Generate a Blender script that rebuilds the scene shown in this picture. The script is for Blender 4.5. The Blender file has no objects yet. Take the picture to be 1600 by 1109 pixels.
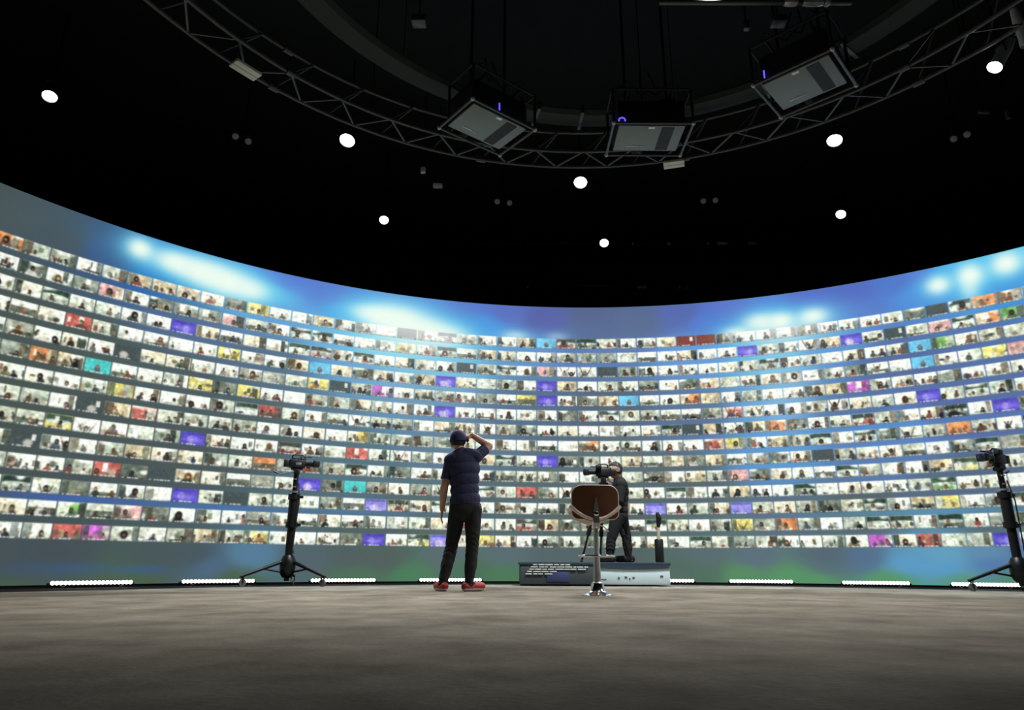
import bpy, bmesh, math, random
import numpy as np
from mathutils import Vector, Matrix

C = bpy.context.scene.collection
PI = math.pi

# ------------------------------------------------------------------ camera, world, exposure
F_PX, PITCH, ROLL, CAM_H = 1075.57, 0.2955, -0.0044, 0.2734
_c, _s = math.cos(PITCH), math.sin(PITCH)
FWD, UP0, RT0 = Vector((0, _c, _s)), Vector((0, -_s, _c)), Vector((1, 0, 0))
RT = RT0 * math.cos(ROLL) - UP0 * math.sin(ROLL)
UP = RT0 * math.sin(ROLL) + UP0 * math.cos(ROLL)
cam_d = bpy.data.cameras.new('camera')
cam = bpy.data.objects.new('camera', cam_d)
C.objects.link(cam)
cam_d.sensor_width = 36.0
cam_d.lens = F_PX / 1600 * 36.0
cam_d.clip_start, cam_d.clip_end = 0.05, 200
m = Matrix.Identity(4)
for i, v in enumerate((RT, UP, -FWD)):
    for k in range(3):
        m[k][i] = v[k]
m.translation = (0, 0, CAM_H)
cam.matrix_world = m
bpy.context.scene.camera = cam

w = bpy.data.worlds.new('world')
bpy.context.scene.world = w
w.use_nodes = True
w.node_tree.nodes['Background'].inputs[0].default_value = (0.01, 0.011, 0.012, 1)
w.node_tree.nodes['Background'].inputs[1].default_value = 0.2

vs = bpy.context.scene.view_settings
vs.view_transform = 'Standard'
vs.look = 'None'
vs.exposure = 0.0
vs.gamma = 1.0
vs.use_curve_mapping = False

SPOT_POWER = 1180.0
OVERHEAD_POWER = 260.0    # unseen lamp added on the overhead pipe        # theatre spots (their lamps are made in make_spot)
SPOT_NEAR_EDGE = 0.62        # how near to the camera their pools of light reach
PROJECTOR_POWER = 1700.0   # light of the projectors themselves (made in make_projector)
SCREEN_GAIN = 1.0
AIM = Vector((0.7, 7.9, 0.3))


# ------------------------------------------------------------------ surveying: photograph pixel -> point in the room
def ray(px, py):
    a, b = (px - 800) / F_PX, -(py - 554.5) / F_PX
    return FWD + RT * a + UP * b


def at(px, py, y):                       # on the vertical plane at distance y
    d = ray(px, py)
    return Vector((0, 0, CAM_H)) + d * (y / d.y)


def onz(px, py, z):                      # on the horizontal plane at height z
    d = ray(px, py)
    return Vector((0, 0, CAM_H)) + d * ((z - CAM_H) / d.z)


SX, SY, SR = 0.6894 * 1.75, 1.6374 * 1.75, 8.75       # axis and radius of the curved screen
Z_TOP, Z_ROW, Z_LAST = 2.6898 * 1.75, 2.3489 * 1.75, 0.3089 * 1.75


def onscreen(px, py):
    d = ray(px, py)
    A = d.x ** 2 + d.y ** 2
    B = -2 * (d.x * SX + d.y * SY)
    K = SX ** 2 + SY ** 2 - SR ** 2
    t = (-B + math.sqrt(B * B - 4 * A * K)) / (2 * A)
    return math.atan2(d.x * t - SX, d.y * t - SY), CAM_H + d.z * t


def cyl(th, z, r=SR):
    return Vector((SX + r * math.sin(th), SY + r * math.cos(th), z))


# ------------------------------------------------------------------ materials
def lin(c):
    return tuple(((v / 255 + 0.055) / 1.055) ** 2.4 if v > 10.3 else v / 255 / 12.92 for v in c)


def mat(name, col, rough=0.6, metal=0.0, vary=0.12, scale=12.0, emit=None, power=0.0, spec=0.5):
    """col is sRGB 0..255; a noise texture varies it a little"""
    M = bpy.data.materials.new(name)
    M.use_nodes = True
    nt = M.node_tree
    b = nt.nodes['Principled BSDF']
    b.inputs['Roughness'].default_value = rough
    b.inputs['Metallic'].default_value = metal
    b.inputs['Specular IOR Level'].default_value = spec
    c = lin(col)
    tc = nt.nodes.new('ShaderNodeTexCoord')
    no = nt.nodes.new('ShaderNodeTexNoise')
    no.inputs['Scale'].default_value = scale
    no.inputs['Detail'].default_value = 4
    mx = nt.nodes.new('ShaderNodeMix')
    mx.data_type = 'RGBA'
    mx.inputs[6].default_value = tuple(v * (1 - vary) for v in c) + (1,)
    mx.inputs[7].default_value = tuple(min(1, v * (1 + vary)) for v in c) + (1,)
    nt.links.new(tc.outputs['Object'], no.inputs['Vector'])
    nt.links.new(no.outputs['Fac'], mx.inputs[0])
    nt.links.new(mx.outputs[2], b.inputs['Base Color'])
    if emit:
        b.inputs['Emission Color'].default_value = lin(emit) + (1,)
        b.inputs['Emission Strength'].default_value = power
    return M


M = {
    'black_paint': mat('black_paint', (74, 75, 76), 0.9, vary=0.2, scale=3, spec=0.1),
    'black_ceiling': mat('black_ceiling', (38, 39, 40), 0.95, vary=0.2, scale=3, spec=0.1),
    'black_floor': mat('black_floor', (18, 18, 18), 0.9, vary=0.2, scale=3, spec=0.1),
    'truss': mat('truss_metal', (84, 86, 84), 0.45, 0.6, vary=0.25, scale=30),
    'ring': mat('dark_ring_cloth', (50, 54, 52), 0.85, vary=0.15, scale=5),
    'proj_grey': mat('projector_grey', (128, 138, 136), 0.55, vary=0.06, scale=6),
    'proj_vent': mat('projector_vent', (58, 64, 63), 0.7, vary=0.15, scale=60),
    'proj_frame': mat('projector_frame', (92, 95, 94), 0.4, 0.6),
    'proj_knob': mat('frame_knob', (190, 190, 188), 0.4, 0.2),
    'proj_dark': mat('projector_dark', (26, 27, 28), 0.6),
    'white_plate': mat('white_plate', (235, 238, 236), 0.5),
    'pale_panel': mat('pale_panel', (215, 213, 198), 0.6, vary=0.05),
    'slot': mat('panel_slot', (110, 108, 98), 0.7),
    'blue_led': mat('blue_led', (40, 40, 200), 0.4, emit=(90, 80, 235), power=1.6),
    'spot_black': mat('spot_black', (30, 31, 32), 0.5),
    'spot_grey': mat('spot_grey', (196, 198, 196), 0.5, vary=0.05),
    'spot_lens': mat('spot_lens', (255, 255, 250), 0.3, emit=(255, 254, 248), power=14.0),
    'dim_lens': mat('unlit_lens', (190, 192, 190), 0.35),
    'led_lens': mat('led_lens', (255, 255, 245), 0.3, emit=(255, 252, 238), power=3.2),
    'black_metal': mat('black_metal', (15, 16, 17), 0.42, 0.3),
    'black_plastic': mat('black_plastic', (12, 13, 14), 0.45),
    'rubber': mat('grey_rubber', (92, 92, 90), 0.7),
    'glass': mat('lens_glass', (20, 24, 40), 0.08),
    'clamp': mat('silver_clamp', (175, 178, 176), 0.3, 0.8),
    'chrome': mat('chrome', (225, 226, 226), 0.13, 1.0, vary=0.03),
    'satin': mat('satin_steel', (188, 190, 188), 0.38, 0.55, vary=0.04),
    'brown': mat('brown_veneer', (98, 62, 38), 0.45, vary=0.2, scale=9),
    'cream': mat('cream_leather', (236, 222, 208), 0.5, vary=0.05),
    'pink_shell': mat('beige_shell', (196, 168, 150), 0.55, vary=0.06),
    'skin': mat('skin', (196, 150, 126), 0.55, vary=0.06, scale=40),
    'skin_two': mat('skin_tan', (176, 134, 108), 0.55, vary=0.06, scale=40),
    'navy': mat('navy_jersey', (38, 42, 78), 0.85, vary=0.15, scale=20),
    'navy_cap': mat('navy_cap', (36, 34, 82), 0.85, vary=0.12, scale=40),
    'charcoal': mat('charcoal_trousers', (25, 29, 29), 0.9, vary=0.18, scale=20),
    'black_cloth': mat('black_cloth', (11, 12, 13), 0.9, vary=0.2, scale=20),
    'red_shoe': mat('red_shoe', (170, 46, 54), 0.6),
    'white_sole': mat('white_sole', (228, 222, 216), 0.6),
    'hair': mat('dark_hair', (30, 24, 20), 0.7, vary=0.4, scale=90),
    'eye': mat('eye_white', (225, 222, 216), 0.3),
    'headphone': mat('headphone_tan', (124, 112, 92), 0.5),
    'riser_shaded': mat('riser_shaded', (60, 68, 70), 0.75, vary=0.25, scale=3),  # platform colour with the shadow painted in
    'riser_lit': mat('riser_lit', (205, 222, 226), 0.7, vary=0.12, scale=3),  # platform colour with the projector light painted in
    'riser_top': mat('riser_top', (44, 58, 70), 0.8, vary=0.25, scale=5),
    'riser_blue': mat('riser_blue', (50, 62, 104), 0.75, vary=0.2, scale=4),
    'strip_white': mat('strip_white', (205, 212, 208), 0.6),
    'mark': mat('dark_mark', (70, 88, 98), 0.7),
    'tape': mat('pale_tape', (226, 216, 200), 0.6),
    'beige': mat('beige_neck', (190, 172, 150), 0.5),
    'pipe': mat('dark_pipe', (30, 31, 31), 0.45, 0.4),
    'bright_clip': mat('bright_clip', (220, 224, 222), 0.35, 0.3),
}


# ------------------------------------------------------------------ mesh helpers
def obj(name, bm, material, parent=None, smooth=True, mats=None):
    me = bpy.data.meshes.new(name)
    bmesh.ops.recalc_face_normals(bm, faces=bm.faces)
    bm.to_mesh(me)
    bm.free()
    for k in (mats or [material]):
        me.materials.append(k)
    if smooth:
        for p in me.polygons:
            p.use_smooth = True
        try:
            me.set_sharp_from_angle(angle=math.radians(40))
        except Exception:
            pass
    o = bpy.data.objects.new(name, me)
    C.objects.link(o)
    if parent is not None:
        o.parent = parent
    return o


def thing(name, label, cat, loc=(0, 0, 0), rz=0.0, group=None):
    o = bpy.data.objects.new(name, None)
    o.empty_display_size = 0.2
    C.objects.link(o)
    o.location = loc
    o.rotation_euler = (0, 0, rz)
    return tag(o, label, cat, group)


def tag(o, label, cat, group=None):
    o['label'] = label
    o['category'] = cat
    if group:
        o['group'] = group
    return o


def struct(name, bm, material):
    o = obj(name, bm, material, smooth=False)
    o['kind'] = 'structure'
    return o


def frame(d):
    d = Vector(d).normalized()
    h = Vector((0, 0, 1)) if abs(d.z) < 0.95 else Vector((1, 0, 0))
    u = d.cross(h).normalized()
    return d, u, u.cross(d).normalized()


def add_tube(bm, pts, r, n=10, closed=False):
    """tube along pts; r a number or one per point"""
    pts = [Vector(p) for p in pts]
    N = len(pts)
    rs = [r] * N if not hasattr(r, '__len__') else list(r)
    rings = []
    u = None
    for i, p in enumerate(pts):
        if closed:
            t = pts[(i + 1) % N] - pts[i - 1]
        else:
            t = pts[min(i + 1, N - 1)] - pts[max(i - 1, 0)]
        t.normalize()
        if u is None:
            _, u, _ = frame(t)
        u = (u - t * u.dot(t)).normalized()
        v = t.cross(u)
        rings.append([bm.verts.new(p + (u * math.cos(a) + v * math.sin(a)) * rs[i])
                      for a in (2 * PI * k / n for k in range(n))])
    for i in range(N if closed else N - 1):
        a, b = rings[i], rings[(i + 1) % N]
        for k in range(n):
            bm.faces.new((a[k], a[(k + 1) % n], b[(k + 1) % n], b[k]))
    if not closed:
        bm.faces.new(rings[0][::-1])
        bm.faces.new(rings[-1])
    return bm


def add_box(bm, c, s, bev=0.0, rot=None):
    """bevelled box: centre, full size, optional 3x3 rotation about its centre"""
    res = bmesh.ops.create_cube(bm, size=1.0)
    vs_ = res['verts']
    bmesh.ops.scale(bm, vec=s, verts=vs_)
    if bev > 0:
        es = list({e for v in vs_ for e in v.link_edges})
        r = bmesh.ops.bevel(bm, geom=es, offset=bev, segments=2, affect='EDGES', profile=0.5)
        vs_ = list({v for f in r['faces'] for v in f.verts} | {v for v in vs_ if v.is_valid})
        seen = set(vs_)
        st = list(vs_)
        while st:
            v = st.pop()
            for e in v.link_edges:
                o = e.other_vert(v)
                if o not in seen:
                    seen.add(o)
                    st.append(o)
        vs_ = list(seen)
    if rot is not None:
        bmesh.ops.transform(bm, matrix=rot.to_4x4(), verts=vs_)
    bmesh.ops.translate(bm, vec=c, verts=vs_)
    return bm


def add_lathe(bm, prof, n=24, base=(0, 0, 0), axis=(0, 0, 1)):
    """prof: list of (radius, distance along the axis)"""
    d, u, v = frame(axis)
    base = Vector(base)
    rings = []
    for r, h in prof:
        if r < 1e-5:
            rings.append([bm.verts.new(base + d * h)])
        else:
            rings.append([bm.verts.new(base + d * h + (u * math.cos(a) + v * math.sin(a)) * r)
                          for a in (2 * PI * k / n for k in range(n))])
    for a, b in zip(rings, rings[1:]):
        for k in range(n):
            q = [a[k % len(a)], a[(k + 1) % len(a)], b[(k + 1) % len(b)], b[k % len(b)]]
            q = list(dict.fromkeys(q))
            if len(q) > 2:
                bm.faces.new(q)
    if len(rings[0]) > 1:
        bm.faces.new(rings[0][::-1])
    if len(rings[-1]) > 1:
        bm.faces.new(rings[-1])
    return bm


def add_ball(bm, c, r, sc=(1, 1, 1), seg=16, rot=None):
    res = bmesh.ops.create_uvsphere(bm, u_segments=seg, v_segments=max(6, seg // 2), radius=r)
    bmesh.ops.scale(bm, vec=sc, verts=res['verts'])
    if rot is not None:
        bmesh.ops.transform(bm, matrix=rot.to_4x4(), verts=res['verts'])
    bmesh.ops.translate(bm, vec=c, verts=res['verts'])
    return bm


def new():
    return bmesh.new()


# ------------------------------------------------------------------ the picture on the curved screen (generated here)
TH0, TH1 = -1.28, 1.02
W_IMG, H_IMG = 4096, 960
rng = np.random.default_rng(11)
random.seed(5)


def tx(th):
    return (th - TH0) / (TH1 - TH0) * W_IMG


def tz(z):
    return z / Z_TOP * H_IMG


# columns: the tiles are a little wider in the middle of the screen
P_TH = [-1.3, -0.945, -0.84, -0.725, -0.38, -0.08, 0.03, 0.214, 0.54, 0.62, 1.1]
P_W = [0.0344, 0.0346, 0.0362, 0.0385, 0.0398, 0.0402, 0.0406, 0.0382, 0.0352, 0.0346, 0.0343]
th_anchor = onscreen(931.5, 538)[0]
cols = [th_anchor]
while cols[-1] < TH1 - 0.05:
    cols.append(cols[-1] + float(np.interp(cols[-1], P_TH, P_W)))
while cols[0] > TH0 + 0.05:
    cols.insert(0, cols[0] - float(np.interp(cols[0], P_TH, P_W)))
N_ROWS = 14
PITCH_Z = (Z_ROW - Z_LAST) / (N_ROWS - 1 + 0.70)
TILE_H = PITCH_Z * 0.70
rows_top = [Z_ROW - r * PITCH_Z for r in range(N_ROWS)]


def tile_at(px, py):
    th, z = onscreen(px, py)
    c = int(np.searchsorted(cols, th)) - 1
    r = int(np.clip(math.floor((Z_ROW - z) / PITCH_Z), 0, N_ROWS - 1))
    return r, c


# background colours read off the screen: (px, py, sRGB)
BG = [(-40, 300, 66, 80, 82), (20, 330, 74, 88, 92), (100, 372, 72, 86, 94), (165, 395, 60, 90, 135), (250, 430, 40, 105, 185), (300, 390, 60, 110, 190),
      (440, 435, 85, 115, 205), (420, 458, 90, 180, 225), (520, 462, 85, 115, 200), (540, 485, 70, 150, 220), (650, 468, 98, 125, 205), (740, 480, 92, 115, 200),
      (760, 505, 75, 135, 215), (790, 490, 92, 110, 190), (850, 500, 86, 96, 165), (930, 492, 82, 98, 138), (930, 515, 82, 102, 145), (1000, 500, 84, 104, 142), (1060, 492, 86, 104, 172),
      (1110, 500, 84, 120, 205), (1140, 485, 95, 115, 200), (1200, 478, 88, 125, 210), (1260, 465, 88, 105, 195), (1330, 455, 82, 106, 190), (1330, 485, 84, 115, 195), (1400, 440, 78, 118, 200),
      (1430, 420, 88, 120, 210), (1440, 455, 75, 140, 215), (1490, 415, 70, 165, 228), (1540, 420, 70, 170, 228), (1590, 440, 62, 140, 215), (1595, 395, 80, 190, 230), (1680, 420, 70, 150, 215),
      (20, 470, 74, 86, 84), (20, 600, 72, 85, 80), (20, 720, 70, 82, 80), (150, 540, 74, 88, 86), (150, 660, 70, 82, 82), (150, 740, 70, 82, 86), (280, 500, 80, 105, 140),
      (280, 600, 72, 88, 92), (280, 700, 72, 84, 86), (420, 485, 98, 150, 205), (420, 560, 82, 105, 130), (420, 660, 76, 92, 92), (520, 520, 100, 165, 215), (560, 580, 92, 145, 195),
      (500, 660, 82, 108, 122), (600, 540, 120, 195, 220), (700, 560, 108, 175, 215), (640, 640, 90, 128, 165), (700, 700, 92, 118, 142), (560, 740, 82, 112, 125), (600, 820, 80, 96, 96),
      (750, 800, 80, 100, 106), (820, 545, 95, 140, 195), (820, 640, 82, 105, 135), (950, 555, 88, 122, 178), (950, 640, 82, 98, 118), (950, 720, 88, 108, 118), (950, 800, 84, 98, 96),
      (1080, 550, 98, 150, 212), (1080, 650, 86, 112, 150), (1080, 760, 86, 100, 108), (1200, 555, 110, 180, 222), (1200, 640, 95, 150, 205), (1210, 720, 88, 145, 205), (1230, 800, 86, 105, 125),
      (1300, 540, 92, 140, 205), (1330, 640, 84, 112, 160), (1380, 720, 88, 122, 175), (1400, 560, 82, 104, 155), (1400, 670, 88, 130, 192), (1550, 540, 82, 110, 165), (1500, 650, 84, 104, 160),
      (1580, 600, 82, 110, 160), (1480, 760, 84, 106, 130), (1560, 740, 84, 104, 130), (1560, 820, 84, 106, 115), (1350, 800, 84, 96, 98),
      (0, 868, 68, 80, 84), (70, 868, 66, 78, 84), (30, 892, 64, 80, 98), (250, 868, 70, 86, 88), (200, 906, 72, 94, 74), (20, 908, 70, 88, 70), (330, 886, 74, 102, 128),
      (390, 868, 84, 124, 152), (300, 868, 70, 86, 92), (360, 905, 74, 98, 78), (480, 870, 80, 98, 106), (550, 870, 78, 94, 92), (600, 875, 78, 94, 90), (640, 900, 72, 122, 88), (560, 903, 74, 110, 84),
      (700, 868, 86, 104, 108), (790, 868, 86, 106, 110), (790, 900, 74, 118, 84), (730, 893, 70, 108, 84), (860, 868, 84, 100, 102), (950, 870, 84, 98, 98), (1100, 868, 86, 106, 110), (1100, 895, 78, 108, 92), (1070, 890, 80, 104, 96),
      (1180, 868, 88, 108, 122), (1240, 903, 84, 144, 98), (1160, 900, 84, 136, 94), (1290, 870, 82, 100, 112), (1280, 905, 84, 146, 98), (1290, 888, 84, 108, 118), (1350, 875, 82, 108, 138), (1420, 880, 92, 152, 192), (1480, 890, 86, 152, 196), (1480, 868, 98, 158, 190),
      (1390, 908, 84, 148, 100), (1550, 880, 80, 118, 172), (1540, 866, 96, 140, 170), (1590, 905, 84, 132, 112), (1500, 908, 88, 146, 118), (1620, 870, 80, 112, 150)]
# bright clouds of stage light in the picture: (px, py, half width, half height, strength)
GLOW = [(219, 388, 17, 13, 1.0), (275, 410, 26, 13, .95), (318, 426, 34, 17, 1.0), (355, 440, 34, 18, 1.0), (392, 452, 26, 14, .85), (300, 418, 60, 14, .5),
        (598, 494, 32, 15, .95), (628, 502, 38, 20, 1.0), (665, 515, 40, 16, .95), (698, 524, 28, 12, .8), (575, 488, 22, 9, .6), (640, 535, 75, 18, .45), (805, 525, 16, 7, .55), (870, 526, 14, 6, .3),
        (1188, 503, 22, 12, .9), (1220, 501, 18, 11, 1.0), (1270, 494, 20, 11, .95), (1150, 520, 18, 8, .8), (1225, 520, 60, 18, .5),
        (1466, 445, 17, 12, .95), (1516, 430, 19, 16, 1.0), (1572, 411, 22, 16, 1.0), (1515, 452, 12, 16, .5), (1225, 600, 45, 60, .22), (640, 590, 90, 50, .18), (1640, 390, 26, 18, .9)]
# coloured streaks along the rows: (px, py, half width, half height, colour, strength)
STREAK = [(110, 778, 130, 9, (62, 100, 178), .85), (330, 792, 150, 8, (70, 115, 185), .7), (560, 800, 120, 7, (84, 128, 180), .6), (560, 655, 130, 9, (90, 140, 185), .5),
          (1330, 672, 240, 10, (85, 150, 215), .5), (1380, 700, 160, 8, (92, 140, 210), .5), (1440, 800, 200, 8, (90, 155, 195), .7), (1250, 760, 90, 8, (90, 130, 180), .3),
          (240, 890, 28, 6, (58, 92, 136), .6), (120, 888, 70, 9, (58, 90, 132), .6), (205, 890, 30, 7, (56, 95, 140), .5), (1440, 885, 60, 10, (90, 155, 200), .6)]

gx, gz = 1024, 240
TH = np.linspace(TH0, TH1, gx)[None, :].repeat(gz, 0)
ZZ = np.linspace(0, Z_TOP, gz)[:, None].repeat(gx, 1)
num = np.zeros((gz, gx, 3))
den = np.full((gz, gx), 1e-9)
for px, py, r_, g_, b_ in BG:
    th, z = onscreen(px, py)
    d2 = ((TH - th) * SR) ** 2 / 0.30 + (ZZ - z) ** 2 / 0.10
    wt = 1 / (0.12 + d2) ** 2.2
    num += wt[..., None] * np.array([r_, g_, b_])
    den += wt
BGI = num / den[..., None]


def blob(px, py, hw, hh):
    th, z = onscreen(px, py)
    tha, _ = onscreen(px - hw, py)
    thb, _ = onscreen(px + hw, py)
    _, za = onscreen(px, py + hh)
    _, zb = onscreen(px, py - hh)
    return np.sqrt(((TH - th) / (0.5 * (thb - tha))) ** 2 + ((ZZ - z) / (0.5 * (zb - za))) ** 2)


for px, py, hw, hh, colr, st in STREAK:
    d = blob(px, py, hw, hh)
    k = (np.exp(-d ** 2) * st)[..., None]
    BGI = BGI * (1 - k) + np.array(colr) * k
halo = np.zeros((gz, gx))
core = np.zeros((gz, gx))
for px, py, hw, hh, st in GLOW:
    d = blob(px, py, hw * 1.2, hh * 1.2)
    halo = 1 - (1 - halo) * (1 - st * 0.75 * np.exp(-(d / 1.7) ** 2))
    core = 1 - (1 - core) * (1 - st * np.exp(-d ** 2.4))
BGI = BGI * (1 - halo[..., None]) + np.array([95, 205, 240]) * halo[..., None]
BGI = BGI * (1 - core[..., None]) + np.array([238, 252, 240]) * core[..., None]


def resize(a, h, w_):
    yi = np.linspace(0, a.shape[0] - 1, h)
    xi = np.linspace(0, a.shape[1] - 1, w_)
    y0 = np.clip(yi.astype(int), 0, a.shape[0] - 2)
    x0 = np.clip(xi.astype(int), 0, a.shape[1] - 2)
    fy = (yi - y0)[:, None, None]
    fx = (xi - x0)[None, :, None]
    a00, a01 = a[y0][:, x0], a[y0][:, x0 + 1]
    a10, a11 = a[y0 + 1][:, x0], a[y0 + 1][:, x0 + 1]
    return (a00 * (1 - fx) + a01 * fx) * (1 - fy) + (a10 * (1 - fx) + a11 * fx) * fy


IMG = resize(BGI, H_IMG, W_IMG).astype(np.float32)
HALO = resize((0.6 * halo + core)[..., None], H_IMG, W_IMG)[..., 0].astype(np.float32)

# tiles with a picture of their own, by where they show in the photograph
SPECIAL = {}
for kind, spots in {
    'violet': [(275, 503), (295, 683), (692, 592), (692, 639), (852, 600), (852, 624), (850, 720), (1168, 548), (480, 755), (575, 840), (1335, 527), (1443, 612), (1560, 628), (1590, 838)],
    'palelilac': [(675, 840), (1143, 795), (1020, 800), (595, 795)],
    'magenta': [(143, 831), (594, 607), (1360, 840), (1332, 602)],
    'aqua': [(143, 570), (548, 762)],
    'sky': [(492, 572), (852, 537), (978, 626), (1440, 541), (1440, 563)],
    'green': [(1458, 757), (1585, 480), (1478, 530), (100, 800)],
    'orange': [(28, 382), (405, 722), (49, 553), (1218, 815), (1537, 468), (912, 697), (1480, 668), (1072, 625), (1215, 663), (1560, 458), (1550, 490)],
    'red': [(217, 644), (883, 536), (820, 770), (812, 818), (1137, 645), (1435, 838), (545, 703), (408, 640), (1125, 706), (470, 706), (1102, 533)],
    'pink': [(157, 448), (185, 800), (505, 545), (1590, 545), (375, 520), (1165, 745)],
    'yellow': [(180, 607), (495, 597), (625, 558), (820, 624), (1145, 695), (100, 663), (355, 548), (330, 602), (1560, 545), (395, 480)],
    'dark': [(725, 570), (530, 600), (945, 580), (360, 778), (1275, 711), (1400, 520), (1075, 665), (60, 690), (200, 545), (250, 740), (650, 520), (1470, 480)],
    'maroon': [(1070, 535), (1090, 535)],
}.items():
    for q in spots:
        SPECIAL[tile_at(*q)] = kind

WALLS = [(238, 242, 230), (226, 232, 222), (214, 222, 208), (205, 212, 198), (238, 230, 212), (226, 214, 190), (196, 200, 184), (180, 188, 176), (242, 244, 240), (236, 238, 236), (150, 158, 148), (205, 190, 160), (168, 172, 160), (230, 236, 226), (232, 236, 226), (124, 132, 122)]
CLUTTER = [(62, 72, 68), (84, 90, 84), (120, 118, 108), (150, 140, 120), (176, 156, 124), (96, 84, 70), (130, 140, 134), (250, 250, 246), (240, 242, 236), (70, 66, 60), (190, 186, 176), (110, 124, 100), (150, 96, 74)]
CLOTH = [(50, 54, 60), (70, 70, 72), (40, 44, 50), (120, 118, 110), (90, 70, 60), (140, 76, 70), (70, 78, 100), (200, 200, 195), (110, 96, 76), (66, 80, 72), (56, 58, 58), (84, 86, 84)]
HAIR = [(40, 36, 34), (60, 48, 40), (84, 66, 50), (36, 34, 36), (110, 84, 56)]
SKIN = [(206, 170, 140), (186, 146, 116), (150, 110, 84), (220, 190, 165), (120, 84, 62)]
COL = {'violet': (96, 84, 206), 'palelilac': (150, 150, 232), 'magenta': (190, 98, 196), 'aqua': (84, 206, 200), 'sky': (112, 198, 232), 'green': (120, 172, 96), 'orange': (226, 148, 98),
       'red': (198, 104, 96), 'pink': (220, 168, 168), 'yellow': (220, 206, 120), 'dark': (70, 82, 82), 'maroon': (128, 62, 50)}


def paint(h, w_, kind):
    X = np.linspace(0, 1, w_)[None, :].repeat(h, 0)
    Y = np.linspace(0, 1, h)[:, None].repeat(w_, 1)      # 0 at the bottom
    A = np.zeros((h, w_, 3))

    def put(mask, c, k=1.0):
        mk = (np.clip(mask, 0, 1) * k)[..., None]
        A[:] = A * (1 - mk) + np.array(c) * mk

    def ell(cx, cy, rx, ry, soft=0.25):
        d = ((X - cx) / rx) ** 2 + ((Y - cy) / ry) ** 2
        return np.clip((1 - d) / soft, 0, 1)

    def rect(x0, x1, y0, y1):
        return ((X > x0) & (X < x1) & (Y > y0) & (Y < y1)).astype(float)

    def noise(n, m):
        a = rng.random((n, m, 1))
        return resize(a, h, w_)[..., 0]

    def band(lo, hi):
        return random.uniform(lo, hi)

    base = np.array(COL[kind] if kind else random.choice(WALLS), float)
    if kind in ('violet', 'palelilac'):
        A[:] = base
        put(ell(.5, .42, .5, .3, .9), (168, 150, 240), .5)
        put(rect(0, 1, .8, 1), (66, 62, 160), .5)
        put(ell(band(.35, .65), .4, .16, .4, .6), (186, 176, 244), .5)
        put(ell(.2, .2, .2, .1, .6), (70, 66, 170), .5)
        if random.random() < .3:
            put(ell(.4, .3, .25, .3, .6), (228, 214, 236), .7)
        return A * (1 + .22 * (noise(4, 6) - .5)[..., None])
    if kind in ('dark', 'maroon'):
        A[:] = base
        if random.random() < .35:
            put(rect(.7, .86, .45, .9), (220, 224, 218))
        if random.random() < .3:
            put(ell(band(.25, .7), .3, .22, .3, .7), (196, 192, 182))
        return A
    A[:] = base * (1 + (X - .5)[..., None] * band(-.25, .25) + (Y - .5)[..., None] * band(-.05, .25))
    if kind in ('sky', 'aqua'):
        put(ell(.5, .3, .13, .3, .4), (86, 98, 110))
        put(ell(.5, .48, .09, .17, .4), (130, 126, 124))
        return A
    if kind:             # coloured room: only part of it in the colour
        if random.random() < .5:
            x = random.choice([0, band(.55, .75)])
            put(rect(x, x + band(.25, .45), 0, 1), random.choice(WALLS), .9)
    t = random.random()
    if t < .40:          # a darker side of the room
        x = random.choice([0, band(.6, .8)])
        put(rect(x, x + band(.18, .4), 0, 1), random.choice([(62, 74, 70), (74, 84, 80), (86, 80, 70), (110, 100, 84)]), band(.5, .95))
    elif t < .54:        # window
        x = band(.05, .6)
        put(rect(x, x + band(.18, .34), band(.3, .45), .97), (252, 253, 250))
    elif t < .62:        # auditorium across a dark hall
        put(rect(0, 1, .55, 1), (58, 78, 72), .9)
        put(ell(.5, .5, .7, .18, .6), (196, 206, 196), .9)
    elif t < .70:
        put(rect(0, 1, 0, band(.35, .6)), (82, 88, 80), .8)
    if random.random() < .4:       # lighter ceiling or lamp
        put(ell(band(0, 1), 1, band(.2, .6), .3, .9), (254, 254, 250), .8)
    # soft clutter: furniture, curtains, plants, several people close together
    for _ in range(random.randint(2, 7)):
        cx, cy = band(0, 1), band(.0, .62) ** 1.25
        c_ = random.choice(CLUTTER)
        if random.random() < .45:
            put(rect(cx, cx + band(.05, .2), cy - .1, cy + band(.12, .4)), c_, band(.35, .85))
        else:
            put(ell(cx, cy, band(.05, .22), band(.08, .32), .8), c_, band(.4, .9))
    npe = random.choices([0, 1, 2, 3, 4], [16, 52, 20, 8, 4])[0]
    if npe and random.random() < .5:
        put(rect(band(0, .3), band(.6, 1), 0, band(.08, .22)), random.choice(CLUTTER), .85)
    for i in range(npe):
        cx = (i + .5) / npe + band(-.18, .18)
        s = band(.5, 1.35) / (1 + .25 * (npe - 1))
        top = band(.28, .66)
        lean = band(-.06, .06)
        cl, ha, sk = random.choice(CLOTH), random.choice(HAIR), random.choice(SKIN)
        if kind:
            cl = tuple(np.array(cl) * .6 + base * .3)
        k = band(.7, 1)
        put(ell(cx + lean, top - .52 * s, band(.17, .27) * s, .48 * s, .45), cl, k)
        if random.random() < .4:
            put(ell(cx, top - .02 * s, .13 * s, .27 * s, .4), ha, k)
        put(ell(cx, top, .085 * s, .19 * s, .45), ha, k)
        put(ell(cx + band(-.02, .02), top - .04 * s, .058 * s, .12 * s, .6), sk, .75 * k)
        if random.random() < .10:    # arms up
            for sg in (-1, 1):
                for q in range(7):
                    put(ell(cx + sg * (.12 + .03 * q) * s, top - .2 * s + .11 * q * s, .03, .07), sk if q > 3 else cl, k)
    lum = 1 + .34 * (noise(5, 8) - .5) + .2 * (noise(10, 16) - .5)
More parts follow.
